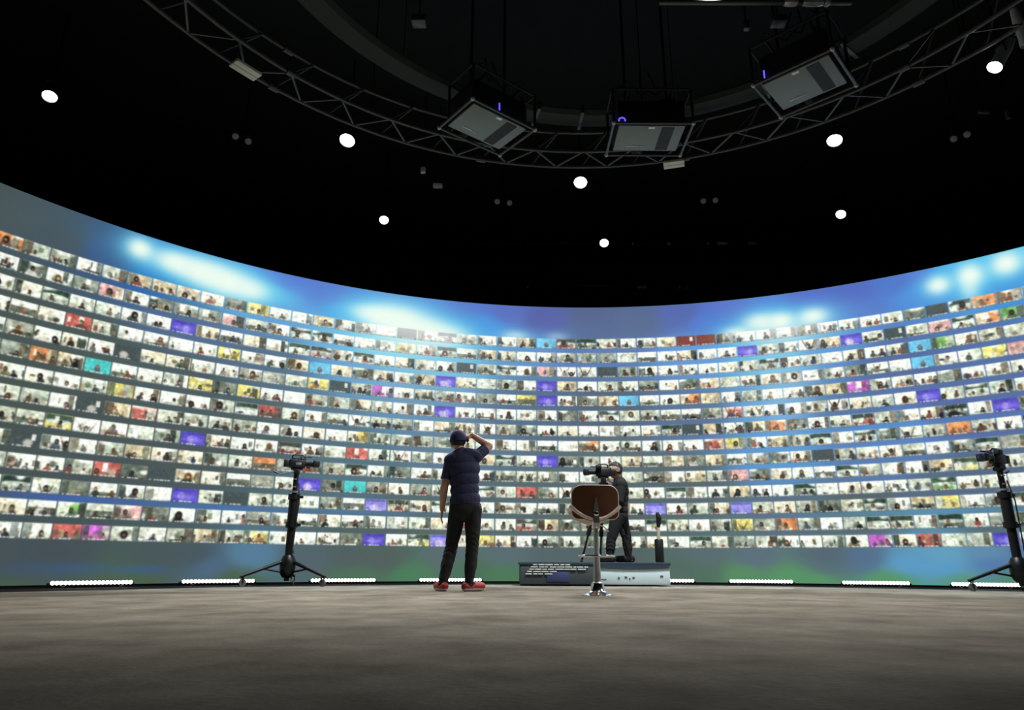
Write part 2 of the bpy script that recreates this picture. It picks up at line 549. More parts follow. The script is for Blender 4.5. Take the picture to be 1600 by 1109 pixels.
    A = A * lum[..., None]
    g_ = A.mean(-1, keepdims=True)
    A = g_ + (A - g_) * (.82 if not kind else .92)
    A = 140 + (A - 140) * (1.12 if kind else 1.32) + 4
    return np.clip(A, 28, 255) * np.array([.985, 1.0, .965])


def blur(a, k=1):
    for ax in (0, 1):
        for _ in range(k):
            a = (np.roll(a, 1, ax) + 2 * a + np.roll(a, -1, ax)) / 4
    return a


tiles = []
for r in range(N_ROWS):
    zt = rows_top[r]
    zb = zt - TILE_H
    for c in range(len(cols) - 1):
        a, b = cols[c], cols[c + 1]
        g = (b - a) * 0.025
        a, b = a + g, b - g
        x0, x1 = int(round(tx(a))), int(round(tx(b)))
        y0, y1 = int(round(tz(zb))), int(round(tz(zt)))
        kind = SPECIAL.get((r, c))
        if kind is None and random.random() < 0.035:
            kind = random.choice(['violet', 'orange', 'yellow', 'pink', 'green', 'red', 'dark', 'dark', 'yellow'])
        h, w_ = y1 - y0, x1 - x0
        pic = paint(h, w_, kind)
        pic = pic * (1 + rng.normal(0, .05, (h // 6 + 1, w_ // 6 + 1, 1)).repeat(6, 0).repeat(6, 1)[:h, :w_])
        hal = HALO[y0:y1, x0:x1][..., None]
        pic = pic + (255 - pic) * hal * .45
        # caption line along the lower edge
        IMG[y0:y1, x0:x1] = pic
        cy = max(2, int(h * .085))
        ln = random.uniform(.35, .62)
        xs = x0 + int(w_ * random.uniform(.22, .3))
        IMG[y0:y0 + cy, x0:x1] = IMG[y0:y0 + cy, x0:x1] * .45 + np.array([40, 46, 46])
        xe = xs
        while xe < xs + w_ * ln:
            k = random.randint(4, 11)
            IMG[y0 + 1:y0 + 1 + cy, xe:min(xe + k, x1)] = (228, 230, 226)
            xe += k + 2
        IMG[y0 + 1:y0 + 1 + cy, x0 + 4:x0 + 8] = (215, 218, 214)
        tiles.append((r, c, a, b, zb, zt))
IMG = np.clip(blur(IMG, 4), 0, 255)

img = bpy.data.images.new('screen_picture', W_IMG, H_IMG, alpha=False, float_buffer=False)
buf = np.ones((H_IMG, W_IMG, 4), np.float32)
buf[..., :3] = IMG / 255.0
img.pixels.foreach_set(buf.ravel())
img.update()
img.pack()

MS = bpy.data.materials.new('screen_picture')
MS.use_nodes = True
nt = MS.node_tree
bs = nt.nodes['Principled BSDF']
ti = nt.nodes.new('ShaderNodeTexImage')
ti.image = img
ti.extension = 'EXTEND'
bs.inputs['Base Color'].default_value = (0.008, 0.008, 0.008, 1)
bs.inputs['Roughness'].default_value = 0.9
bs.inputs['Specular IOR Level'].default_value = 0.05
nt.links.new(ti.outputs['Color'], bs.inputs['Emission Color'])
bs.inputs['Emission Strength'].default_value = SCREEN_GAIN
MS.cycles.emission_sampling = 'NONE'

# ------------------------------------------------------------------ the setting: floor, walls, ceiling
RX0, RX1, RY0, RY1, RH = -13.0, 14.0, -5.0, 18.0, 8.6


def plane_box(x0, x1, y0, y1, z0, z1):
    bm = new()
    add_box(bm, ((x0 + x1) / 2, (y0 + y1) / 2, (z0 + z1) / 2), (x1 - x0, y1 - y0, z1 - z0))
    return bm


struct('floor', plane_box(RX0, RX1, RY0, RY1, -0.2, -0.012), M['black_floor'])
struct('ceiling', plane_box(RX0, RX1, RY0, RY1, RH, RH + 0.2), M['black_ceiling'])
struct('wall_back', plane_box(RX0, RX1, RY1, RY1 + 0.2, -0.2, RH), M['black_paint'])
struct('wall_front', plane_box(RX0, RX1, RY0 - 0.2, RY0, -0.2, RH), M['black_paint'])
struct('wall_left', plane_box(RX0 - 0.2, RX0, RY0, RY1, -0.2, RH), M['black_paint'])
struct('wall_right', plane_box(RX1, RX1 + 0.2, RY0, RY1, -0.2, RH), M['black_paint'])

# carpet: mottled warm grey, its far edge a little short of the screen
MC = bpy.data.materials.new('carpet')
MC.use_nodes = True
nt = MC.node_tree
bs = nt.nodes['Principled BSDF']
bs.inputs['Roughness'].default_value = 0.95
bs.inputs['Specular IOR Level'].default_value = 0.1
tc = nt.nodes.new('ShaderNodeTexCoord')
n1 = nt.nodes.new('ShaderNodeTexNoise')
n1.inputs['Scale'].default_value = 2.2
n1.inputs['Detail'].default_value = 6
n1.inputs['Roughness'].default_value = 0.62
n2 = nt.nodes.new('ShaderNodeTexNoise')
n2.inputs['Scale'].default_value = 46
n2.inputs['Detail'].default_value = 3
n3 = nt.nodes.new('ShaderNodeTexNoise')
n3.inputs['Scale'].default_value = 0.8
for n in (n1, n2, n3):
    nt.links.new(tc.outputs['Object'], n.inputs['Vector'])
r1 = nt.nodes.new('ShaderNodeValToRGB')
r1.color_ramp.elements[0].position = 0.34
r1.color_ramp.elements[0].color = lin((114, 109, 99)) + (1,)
r1.color_ramp.elements[1].position = 0.66
r1.color_ramp.elements[1].color = lin((156, 150, 139)) + (1,)
nt.links.new(n1.outputs['Fac'], r1.inputs[0])
mxa = nt.nodes.new('ShaderNodeMix')
mxa.data_type = 'RGBA'
mxa.blend_type = 'MULTIPLY'
mxa.inputs[0].default_value = 0.35
nt.links.new(r1.outputs[0], mxa.inputs[6])
nt.links.new(n2.outputs['Fac'], mxa.inputs[7])
mxb = nt.nodes.new('ShaderNodeMix')
mxb.data_type = 'RGBA'
nt.links.new(n3.outputs['Fac'], mxb.inputs[0])
nt.links.new(mxa.outputs[2], mxb.inputs[6])
mxc = nt.nodes.new('ShaderNodeMix')
mxc.data_type = 'RGBA'
mxc.blend_type = 'MULTIPLY'
mxc.inputs[0].default_value = 1.0
mxc.inputs[7].default_value = (0.86, 0.84, 0.80, 1)
nt.links.new(mxa.outputs[2], mxc.inputs[6])
nt.links.new(mxc.outputs[2], mxb.inputs[7])
nt.links.new(mxb.outputs[2], bs.inputs['Base Color'])
bu = nt.nodes.new('ShaderNodeBump')
bu.inputs['Strength'].default_value = 0.35
bu.inputs['Distance'].default_value = 0.01
nt.links.new(n2.outputs['Fac'], bu.inputs['Height'])
nt.links.new(bu.outputs['Normal'], bs.inputs['Normal'])

edge = [(-11.5, 5.2), (-7.5, 5.6), (-5.2, 6.6), (-4.2, 7.7), (-3.4, 8.7), (-2.2, 9.5), (-1.0, 10.1), (0.3, 10.55), (1.7, 10.6), (3.0, 10.3), (4.2, 9.7), (5.4, 8.9), (6.4, 8.0), (7.6, 7.2), (11.5, 6.0)]
bm = new()
lo = [bm.verts.new((x, y, -0.012)) for x, y in edge]
hi = [bm.verts.new((x, y, 0.0)) for x, y in edge]
lo += [bm.verts.new((11.5, -4.5, -0.012)), bm.verts.new((-11.5, -4.5, -0.012))]
hi += [bm.verts.new((11.5, -4.5, 0.0)), bm.verts.new((-11.5, -4.5, 0.0))]
bm.faces.new(hi)
bm.faces.new(lo[::-1])
for i in range(len(hi)):
    j = (i + 1) % len(hi)
    bm.faces.new((lo[i], lo[j], hi[j], hi[i]))
o = obj('carpet', bm, MC, smooth=False)
tag(o, 'mottled warm grey carpet covering the studio floor', 'carpet')

# ------------------------------------------------------------------ the curved screen
scr = thing('projection_screen', 'huge curved screen filled with rows of small video call pictures', 'screen', (SX, SY, 0))


def local(p):
    return Vector(p) - Vector((SX, SY, 0))


Z_BOT = 0.02
bm = new()
uvl = bm.loops.layers.uv.new('uv')
NS = 160
front = []
for i in range(NS + 1):
    th = TH0 + (TH1 - TH0) * i / NS
    front.append([bm.verts.new(local(cyl(th, z))) for z in (Z_BOT, Z_TOP)] + [th])
for a, b in zip(front, front[1:]):
    f = bm.faces.new((a[0], b[0], b[1], a[1]))
    for lp, (t_, z_) in zip(f.loops, ((a[2], Z_BOT), (b[2], Z_BOT), (b[2], Z_TOP), (a[2], Z_TOP))):
        lp[uvl].uv = ((t_ - TH0) / (TH1 - TH0), z_ / Z_TOP)
me = bpy.data.meshes.new('screen_surface')
bm.to_mesh(me)
bm.free()
me.materials.append(MS)
for p in me.polygons:
    p.use_smooth = True
sf = bpy.data.objects.new('screen_surface', me)
C.objects.link(sf)
sf.parent = scr

bm = new()                                # black backing shell
ring = []
for i in range(NS + 1):
    th = TH0 + (TH1 - TH0) * i / NS
    ring.append([bm.verts.new(local(cyl(th, z, r))) for r, z in ((SR + .01, -0.01), (SR + .01, Z_TOP), (SR + .10, Z_TOP), (SR + .10, -0.01))])
for a, b in zip(ring, ring[1:]):
    for k in range(4):
        bm.faces.new((a[k], b[k], b[(k + 1) % 4], a[(k + 1) % 4]))
bm.faces.new(ring[0][::-1])
bm.faces.new(ring[-1])
obj('screen_backing', bm, M['black_floor'], scr)


def in_view(th, z):
    v = cyl(th, z) - Vector((0, 0, CAM_H))
    d = v.dot(FWD)
    if d < .1:
        return None
    return 800 + F_PX * v.dot(RT) / d, 554.5 - F_PX * v.dot(UP) / d


def tile_area(t):
    r, c, a, b, z0, z1 = t
    q = [in_view(a, z0), in_view(b, z0), in_view(b, z1), in_view(a, z1)]
    if any(k is None for k in q):
        return 0
    cx = sum(k[0] for k in q) / 4
    if cx < 2 or cx > 1598:
        return 0
    return abs(sum(q[i][0] * q[(i + 1) % 4][1] - q[(i + 1) % 4][0] * q[i][1] for i in range(4))) / 2


def tile_faces(bm, uvl, t):
    r, c, a, b, z0, z1 = t
    R_ = SR - 0.005
    vs_ = [bm.verts.new(local(cyl(th, z, R_))) for th, z in ((a, z0), (b, z0), (b, z1), (a, z1))]
    f = bm.faces.new(vs_)
    for lp, (t_, z_) in zip(f.loops, ((a, z0), (b, z0), (b, z1), (a, z1))):
        lp[uvl].uv = ((t_ - TH0) / (TH1 - TH0), z_ / Z_TOP)


order = sorted(tiles, key=tile_area, reverse=True)
for t in order[:300]:
    bm = new()
    uvl = bm.loops.layers.uv.new('uv')
    tile_faces(bm, uvl, t)
    me = bpy.data.meshes.new('video_tile')
    bm.to_mesh(me)
    bm.free()
    me.materials.append(MS)
    o = bpy.data.objects.new('video_tile', me)
    C.objects.link(o)
    o.parent = scr
bm = new()
uvl = bm.loops.layers.uv.new('uv')
for t in order[300:]:
    tile_faces(bm, uvl, t)
me = bpy.data.meshes.new('small_video_tiles')
bm.to_mesh(me)
bm.free()
me.materials.append(MS)
o = bpy.data.objects.new('small_video_tiles', me)
C.objects.link(o)
o.parent = scr
o['kind'] = 'stuff'

# ------------------------------------------------------------------ LED strips along the foot of the screen
BARS = [(72, 201, 'LED light bar on the floor at the far left foot of the screen'),
        (279, 393, 'LED light bar on the floor just left of the left camera stand'),
        (482, 583, 'LED light bar behind the right wheels of the left camera stand'),
        (653, 750, 'LED light bar on the floor behind the feet of the man in the cap'),
        (985, 1084, 'LED light bar half hidden by the right end of the camera platform'),
        (1140, 1239, 'LED light bar wholly in view right of the camera platform'),
        (1317, 1422, 'LED light bar on the floor left of the right camera stand'),
        (1488, 1596, 'LED light bar behind the legs of the right camera stand')]
for xa, xb, lab in BARS:
    ta, _ = onscreen(xa, 912)
    tb, _ = onscreen(xb, 912)
    rr = SR - 0.14
    tm = (ta + tb) / 2
    L = (tb - ta) * rr
    o = thing('led_light_bar', lab, 'light', cyl(tm, -0.012, rr), -tm, 'LED bars along the foot of the screen')
    bm = new()
    add_box(bm, (0, 0.02, 0.034), (L + .05, 0.07, 0.044), 0.008)
    obj('housing', bm, M['black_metal'], o)
    for sx in (-1, 1):
        bm = new()
        add_box(bm, (sx * L * .36, 0.02, 0.009), (0.05, 0.12, 0.018), 0.004)
        obj('foot', bm, M['black_metal'], o)
    bm = new()
    n = 20
    for k in range(n):
        add_ball(bm, (-L / 2 + L * (k + .5) / n, -0.012, 0.056), 0.026, (0.9, 0.6, 0.95), 10)
    add_box(bm, (0, -0.012, 0.056), (L, 0.022, 0.030), 0.005)
    s = obj('led_lens_row', bm, M['led_lens'], o)
    s['kind'] = 'stuff'

# ------------------------------------------------------------------ overhead: circular truss
TCX, TCY, TZ = 0.85, 3.48, 5.5
RA, RB, RC, TZ2 = 4.44, 4.81, 4.56, 5.87
tr = thing('ring_truss', 'large circular metal truss hung under the black ceiling', 'truss', (TCX, TCY, TZ))


def tp(r, a, z):
    return Vector((r * math.sin(a), r * math.cos(a), z - TZ))


A0, A1, NSEG = -2.0, 1.75, 26
for r, z, nm in ((RA, TZ, 'inner_chord'), (RB, TZ, 'outer_chord'), (RC, TZ2, 'upper_chord')):
    bm = new()
    add_tube(bm, [tp(r, 2 * PI * k / 120, z) for k in range(120)], 0.024, 8, closed=True)
    obj(nm, bm, M['truss'], tr)
for k in range(NSEG):
    a = A0 + (A1 - A0) * k / NSEG
    b = A0 + (A1 - A0) * (k + 1) / NSEG
    h = (a + b) / 2
    for p, q in ((tp(RA, a, TZ), tp(RB, h, TZ)), (tp(RB, h, TZ), tp(RA, b, TZ)),
                 (tp(RB, a, TZ), tp(RC, h, TZ2)), (tp(RA, a, TZ), tp(RC, h, TZ2))):
        bm = new()
        add_tube(bm, [p, q], 0.0125, 6)
        obj('brace', bm, M['truss'], tr)
for k in range(0, NSEG, 4):                # bolted joints between the truss lengths
    a = A0 + (A1 - A0) * k / NSEG
    for r, z in ((RA, TZ), (RB, TZ), (RC, TZ2)):
        bm = new()
        add_tube(bm, [tp(r, a - .012, z), tp(r, a + .012, z)], 0.042, 10)
        obj('coupler', bm, M['truss'], tr)
for k in range(8):
    a = 2 * PI * k / 8 + .2
    bm = new()
    add_tube(bm, [tp(RB, a, TZ), tp(RB, a, RH + .02)], 0.008, 6)
    obj('hanging_cable', bm, M['black_metal'], tr)

# ring inside the truss
RING_R = 3.553
ri = thing('hanging_ring', 'broad dark grey ring hung inside the circular truss', 'ring', (1.081, 4.342, 6.0))
bm = new()
prof = [(-.17, 0), (-.12, -.05), (.12, -.05), (.17, 0), (.12, .05), (-.12, .05)]
NR = 96
rg = []
for k in range(NR):
    a = 2 * PI * k / NR
    rg.append([bm.verts.new(((RING_R + dx) * math.sin(a), (RING_R + dx) * math.cos(a), dz)) for dx, dz in prof])
for k in range(NR):
    a, b = rg[k], rg[(k + 1) % NR]
    for j in range(6):
        bm.faces.new((a[j], a[(j + 1) % 6], b[(j + 1) % 6], b[j]))
obj('ring_tube', bm, M['ring'], ri)
for a in (-.42, -.36, -.29, -.22, -.05, .25, .62, .9):
    bm = new()
    add_box(bm, (RING_R * math.sin(a), RING_R * math.cos(a), 0), (0.045, 0.38, 0.13), 0.008, Matrix.Rotation(-a, 3, 'Z'))
    obj('band', bm, M['proj_frame'], ri)
for k in range(6):
    a = 2 * PI * k / 6 + .3
    bm = new()
    add_tube(bm, [(RING_R * math.sin(a), RING_R * math.cos(a), 0.03), (RING_R * math.sin(a), RING_R * math.cos(a), RH - 5.98)], 0.006, 6)
    obj('hanging_cable', bm, M['black_metal'], ri)

# ------------------------------------------------------------------ projectors in their frames under the truss
ZP = 5.34


def make_projector(corners, label, led):
    P = [onz(x, y, ZP) for x, y in corners]          # near-left, near-right, far-right, far-left seen from below
    c = sum(P, Vector()) / 4
    ux = ((P[1] - P[0]) + (P[2] - P[3])).normalized()
    rz = math.atan2(ux.y, ux.x)
    t = thing('projector', label, 'projector', c, rz, 'projectors under the ring truss')
    L = ((P[1] - P[0]).length + (P[2] - P[3]).length) / 2
    D = ((P[3] - P[0]).length + (P[2] - P[1]).length) / 2
    hx, hy = L / 2, D / 2
    K = [(-hx, -hy), (hx, -hy), (hx, hy), (-hx, hy)]
    for i in range(4):
        a, b = K[i], K[(i + 1) % 4]
        bm = new()
        add_tube(bm, [(a[0], a[1], 0), (b[0], b[1], 0)], 0.017, 8)
        obj('frame_rail', bm, M['proj_frame'], t)
        bm = new()
        ya, yb = min(a[1], hy * .42), min(b[1], hy * .42)     # the upper cage stops short of the truss
        add_tube(bm, [(a[0], ya, 0), (a[0], ya, .48)], 0.017, 8)
        obj('frame_post', bm, M['proj_dark'], t)
        bm = new()
        add_tube(bm, [(a[0], ya, .48), (b[0], yb, .48)], 0.015, 8)
        obj('upper_rail', bm, M['proj_dark'], t)
        bm = new()
        add_ball(bm, (a[0], a[1], 0), 0.027, seg=12)
        obj('corner_knob', bm, M['proj_knob'], t)
    bx, by = L * .86, D * .80
    bm = new()
    add_box(bm, (0, 0, .20), (bx, by, .34), 0.02)
    body = obj('projector_body', bm, M['proj_dark'], t)
    bm = new()
    add_box(bm, (0, 0, .022), (bx * .98, by * .97, .02), 0.006)
    obj('bottom_panel', bm, M['proj_grey'], t)
    bm = new()
    n = 9
    for k in range(n):
        add_box(bm, (bx * .155 + bx * .18 * (k + .5) / n, 0, .009), (bx * .014, by * .86, .008))
    add_box(bm, (bx * .245, 0, .0115), (bx * .19, by * .88, .003))
    s = obj('vent_grille', bm, M['proj_vent'], t)
    s['kind'] = 'stuff'
    bm = new()
    add_box(bm, (bx * .0, -by * .43, .009), (.075, .04, .008), 0.002)
    obj('plate', bm, M['white_plate'], t)['label'] = 'small white plate'
    bm = new()
    add_box(bm, (-bx * .22, by * .28, .009), (.15, .013, .006), 0.001)
    add_box(bm, (-bx * .10, by * .28, .009), (.09, .006, .006), 0.001)
    obj('plate', bm, M['white_plate'], t)
    bm = new()
    add_lathe(bm, [(.052, 0), (.052, .07), (.046, .075), (.046, .12), (.038, .12), (.034, .10)], 20, (-bx * .12, by / 2 - .01, .082), (0, 1, -.1))
    obj('lens_barrel', bm, M['proj_dark'], t)
    bm = new()
    add_lathe(bm, [(.036, 0), (.02, .008), (0, .011)], 16, (-bx * .12, by / 2 + .085, .074), (0, 1, -.1))
    obj('lens_glass', bm, M['glass'], t)
    if led == 'ring':
        bm = new()
        add_tube(bm, [(-hx + .10 + .038 * math.cos(q), -hy + .0, .035 + .038 * math.sin(q)) for q in (2 * PI * k / 24 for k in range(24))], 0.009, 8, closed=True)
        obj('status_light', bm, M['blue_led'], t)['label'] = 'glowing blue ring light'
    else:
        bm = new()
        add_box(bm, (led, -hy * .92, .10), (.016, .012, .10), 0.003)
        obj('status_light', bm, M['blue_led'], t)['label'] = 'glowing blue bar light'
    for sx in (-1, 1):
        bm = new()
        add_tube(bm, [(sx * hx * .55, -hy, .48), (sx * hx * .55, hy * .42, .48)], 0.02, 8)
        obj('carrier_bar', bm, M['proj_dark'], t)
        bm = new()
        add_tube(bm, [(sx * hx * .55, 0, .47), (sx * hx * .55, 0, RH + .01 - ZP)], 0.018, 8)
        obj('mount_pole', bm, M['black_metal'], t)
        bm = new()
        add_tube(bm, [(sx * hx * .9, -hy * .7, .50), (sx * hx * .6, -hy * .9, .62), (sx * hx * .2, -hy * .4, .55), (-sx * hx * .2, -hy * .3, .70), (-sx * hx * .1, 0, 1.0)], 0.011, 6)
        obj('cable', bm, M['proj_dark'], t)
    ld = bpy.data.lights.new('projector_lamp', 'SPOT')
    ld.energy = PROJECTOR_POWER
    ld.spot_size = math.radians(84)
    ld.spot_blend = .6
    ld.shadow_soft_size = 0.03
    ld.color = (.86, .95, 1.0)
    lo_ = bpy.data.objects.new('projector_lamp', ld)
    C.objects.link(lo_)
    lo_.parent = t
    lo_.location = (-bx * .12, by / 2 + .19, .07)
    lo_.rotation_euler = Vector((0, -.70, .71)).to_track_quat('Z', 'Y').to_euler()
    bm = new()
    add_box(bm, (bx * .3, -by * .2, .44), (.16, .10, .09), 0.01)
    obj('junction_box', bm, M['proj_frame'], t)
    return t


make_projector([(742, 157), (840, 204), (777, 241), (683, 197)], 'left of the three framed projectors hung under the ring truss', -.06)
make_projector([(951, 193), (1078, 192), (1068, 243), (955, 241)], 'middle framed projector with the glowing blue ring at its corner', 'ring')
make_projector([(1167, 140), (1288, 82), (1350, 128), (1230, 177)], 'right of the three framed projectors hung under the ring truss', -.30)

# pale two-slot panels clipped under the outer chord
for (px, py), rz, lab, L in (((384, 109), -.56, 'pale two slot panel clipped under the left side of the truss', .30),
                             ((1053, 256), .06, 'pale two slot panel clipped under the truss beside the middle projector', .27)):
    p = onz(px, py, TZ - .12)
    a = math.atan2(p.x - TCX, p.y - TCY)
    t = thing('slotted_panel', lab, 'panel', p, -a, 'pale panels under the truss')
    for sy in (-1, 1):
        bm = new()
        add_box(bm, (0, sy * .042, 0), (L, .076, .035), 0.006)
        obj('panel_half', bm, M['pale_panel'], t)
    bm = new()
    add_box(bm, (0, 0, .008), (L * .98, .02, .02), 0)
    obj('slot', bm, M['slot'], t)
    for sx in (-1, 1):
        bm = new()
        rr = RB - math.hypot(p.x - TCX, p.y - TCY)
        add_tube(bm, [(sx * L * .3, 0, .01), (sx * L * .3, rr, .12)], 0.012, 6)
        obj('clamp', bm, M['black_metal'], t)


# ------------------------------------------------------------------ spotlights
def make_spot(px, py, z, rad, label, grey=False, lit=True, aim=None, power=1.0):
    p = onz(px, py, z)
    d = ((aim or AIM) - p).normalized()
    t = thing('spotlight', label, 'spotlight', p, 0, 'lit spotlights under the ceiling' if lit else 'unlit lamps under the ceiling')
    q = d.to_track_quat('Z', 'Y').to_matrix()
    body = M['spot_grey'] if grey else M['spot_black']
    L = 0.42 if grey else 0.30
    bm = new()
    add_lathe(bm, [(rad * 1.18, .035), (rad * 1.18, -.02), (rad * 1.05, -.06), (rad * 1.05, -L * .6), (rad * .75, -L), (0, -L - .01)], 24, (0, 0, 0), d)
    for f in [f for f in bm.faces if len(f.verts) > 4]:
        bm.faces.remove(f)
    obj('spotlight_body', bm, body, t)
    bm = new()
    add_lathe(bm, [(rad * 1.16, 0), (rad * .7, .012), (0, .016)], 24, (0, 0, 0), d)
    obj('spotlight_lens', bm, M['spot_lens'] if lit else M['dim_lens'], t)
    side = d.cross(Vector((0, 0, 1))).normalized()
    back = d * (-L * .35)
    bm = new()
    hw = rad * 1.32
    up = Vector((0, 0, 1))
    pts = [back + side * hw, back + side * hw + up * (rad * 1.2), back + side * hw * .7 + up * (rad * 1.9), back + up * (rad * 2.05),
           back - side * hw * .7 + up * (rad * 1.9), back - side * hw + up * (rad * 1.2), back - side * hw]
    add_tube(bm, pts, 0.012, 8)
    obj('yoke', bm, M['spot_black'], t)
    bm = new()
    add_tube(bm, [back + up * (rad * 2.0), back + up * (RH + .01 - z)], 0.016, 8)
    obj('hanging_rod', bm, M['black_metal'], t)
    if lit:
        ld = bpy.data.lights.new('spotlight_lamp', 'SPOT')
        ld.energy = SPOT_POWER * power
        tgt = aim or AIM
        ld.spot_size = 2 * d.angle(Vector((tgt.x, SPOT_NEAR_EDGE, 0)) - p)
        ld.spot_blend = 0.7
        ld.shadow_soft_size = 0.07
        ld.color = (1.0, 0.975, 0.93)
        lo_ = bpy.data.objects.new('spotlight_lamp', ld)
        C.objects.link(lo_)
        lo_.parent = t
        lo_.location = d * 0.10
        lo_.rotation_euler = (-d).to_track_quat('Z', 'Y').to_euler()
    return t


make_spot(78, 149, 7.0, .085, 'glowing spotlight farthest to the left in the dark', aim=Vector((-5.0, 6.2, 0)))
make_spot(543, 218, 7.0, .105, 'glowing spotlight just under the left sweep of the truss', aim=Vector((-3.0, 6.6, 0)))
make_spot(907, 284, 7.0, .10, 'glowing spotlight below and left of the middle projector', aim=Vector((0.6, 7.0, 0)))
make_spot(1304, 218, 7.0, .10, 'glowing spotlight just under the right sweep of the truss', aim=Vector((3.4, 7.2, 0)), power=.6)
make_spot(600, 343, 7.0, .078, 'glowing spotlight low above the screen, left of centre', aim=Vector((-1.6, 7.2, 0)))
make_spot(944, 379, 7.0, .08, 'lowest glowing spotlight, right above the middle of the screen', aim=Vector((0.8, 7.4, 0)))
make_spot(1314, 334, 7.0, .078, 'glowing spotlight low above the right part of the screen', aim=Vector((2.6, 7.6, 0)), power=.75)
make_spot(1556, 102, 5.7, .066, 'glowing spotlight with a pale grey barrel near the right edge', grey=True, aim=Vector((1.5, 6.5, 0)), power=.7)
make_spot(1604, 66, 5.7, .055, 'pale grey spotlight barrel cut off by the right edge', grey=True, lit=False, aim=Vector((6.5, 6.5, 0)))

# small unlit twin lamps
for (xa, ya), (xb, yb), lab in (((368, 213), (388, 221), 'pair of small unlit lamps left below the truss'),
                                ((777, 315), (796, 317), 'pair of small unlit lamps left below the middle spotlight'),
                                ((1099, 314), (1118, 313), 'pair of small unlit lamps right of the middle spotlight'),
                                ((1490, 217), (1511, 210), 'pair of small unlit lamps on the far right')):
    p0, p1 = onz(xa, ya, 7.2), onz(xb, yb, 7.2)
    mid = (p0 + p1) / 2
    t = thing('twin_lamp', lab, 'lamp', mid, 0, 'small unlit twin lamps')
    bm = new()
    add_box(bm, (0, 0.06, .12), (.2, .08, .1), .01)
    obj('housing', bm, M['spot_black'], t)
    bm = new()
    add_tube(bm, [(0, .06, .15), (0, .06, RH + .01 - 7.2)], .012, 6)
    obj('hanging_rod', bm, M['black_metal'], t)
    for p in (p0, p1):
        d = (Vector((0.5, 4.0, 1)) - p).normalized()
        bm = new()
        add_lathe(bm, [(.055, .0), (.06, -.02), (.04, -.10), (0, -.11)], 16, p - mid, d)
        obj('lamp_head', bm, M['spot_black'], t)
        bm = new()
        add_lathe(bm, [(.054, .0), (.03, .012), (0, .015)], 16, p - mid, d)
        obj('lamp_lens', bm, M['dim_lens'], t)

# small bits of rigging
for px, py, z, s, lab, nm, mk in ((661, 266, 6.6, (.08, .08, .10), 'tiny grey lamp in the dark below the left projector', 'small_lamp', 'dim_lens'),
                                  (684, 290, 6.9, (.17, .10, .07), 'tiny bright bracket in the dark below the left projector', 'bracket', 'bright_clip'),
                                  (655, 33, 6.2, (.17, .14, .10), 'small grey box lamp hung high above the left projector', 'box_lamp', 'proj_frame'),
                                  (1216, 33, 6.2, (.17, .14, .10), 'small grey wedge lamp hung high above the right projector', 'box_lamp', 'proj_frame'),
                                  (1166, 40, 6.2, (.07, .07, .12), 'small upright grey lamp beside the wedge lamp', 'small_lamp', 'proj_frame'),
                                  (1537, 175, 6.6, (.15, .05, .05), 'small grey clamp below the pale spotlight', 'clamp', 'proj_frame'),
                                  (1575, 180, 6.6, (.06, .06, .13), 'small upright grey lamp below the pale spotlight', 'small_lamp', 'proj_frame')):
    p = onz(px, py, z)
    t = thing(nm, lab, 'lamp' if 'lamp' in nm else 'bracket', p)
    bm = new()
    add_box(bm, (0, 0, 0), s, min(s) * .2)
    obj('housing', bm, M[mk], t)
    bm = new()
    add_tube(bm, [(0, 0, s[2] * .4), (0, 0, RH + .01 - z)], .009, 6)
    obj('hanging_rod', bm, M['black_metal'], t)

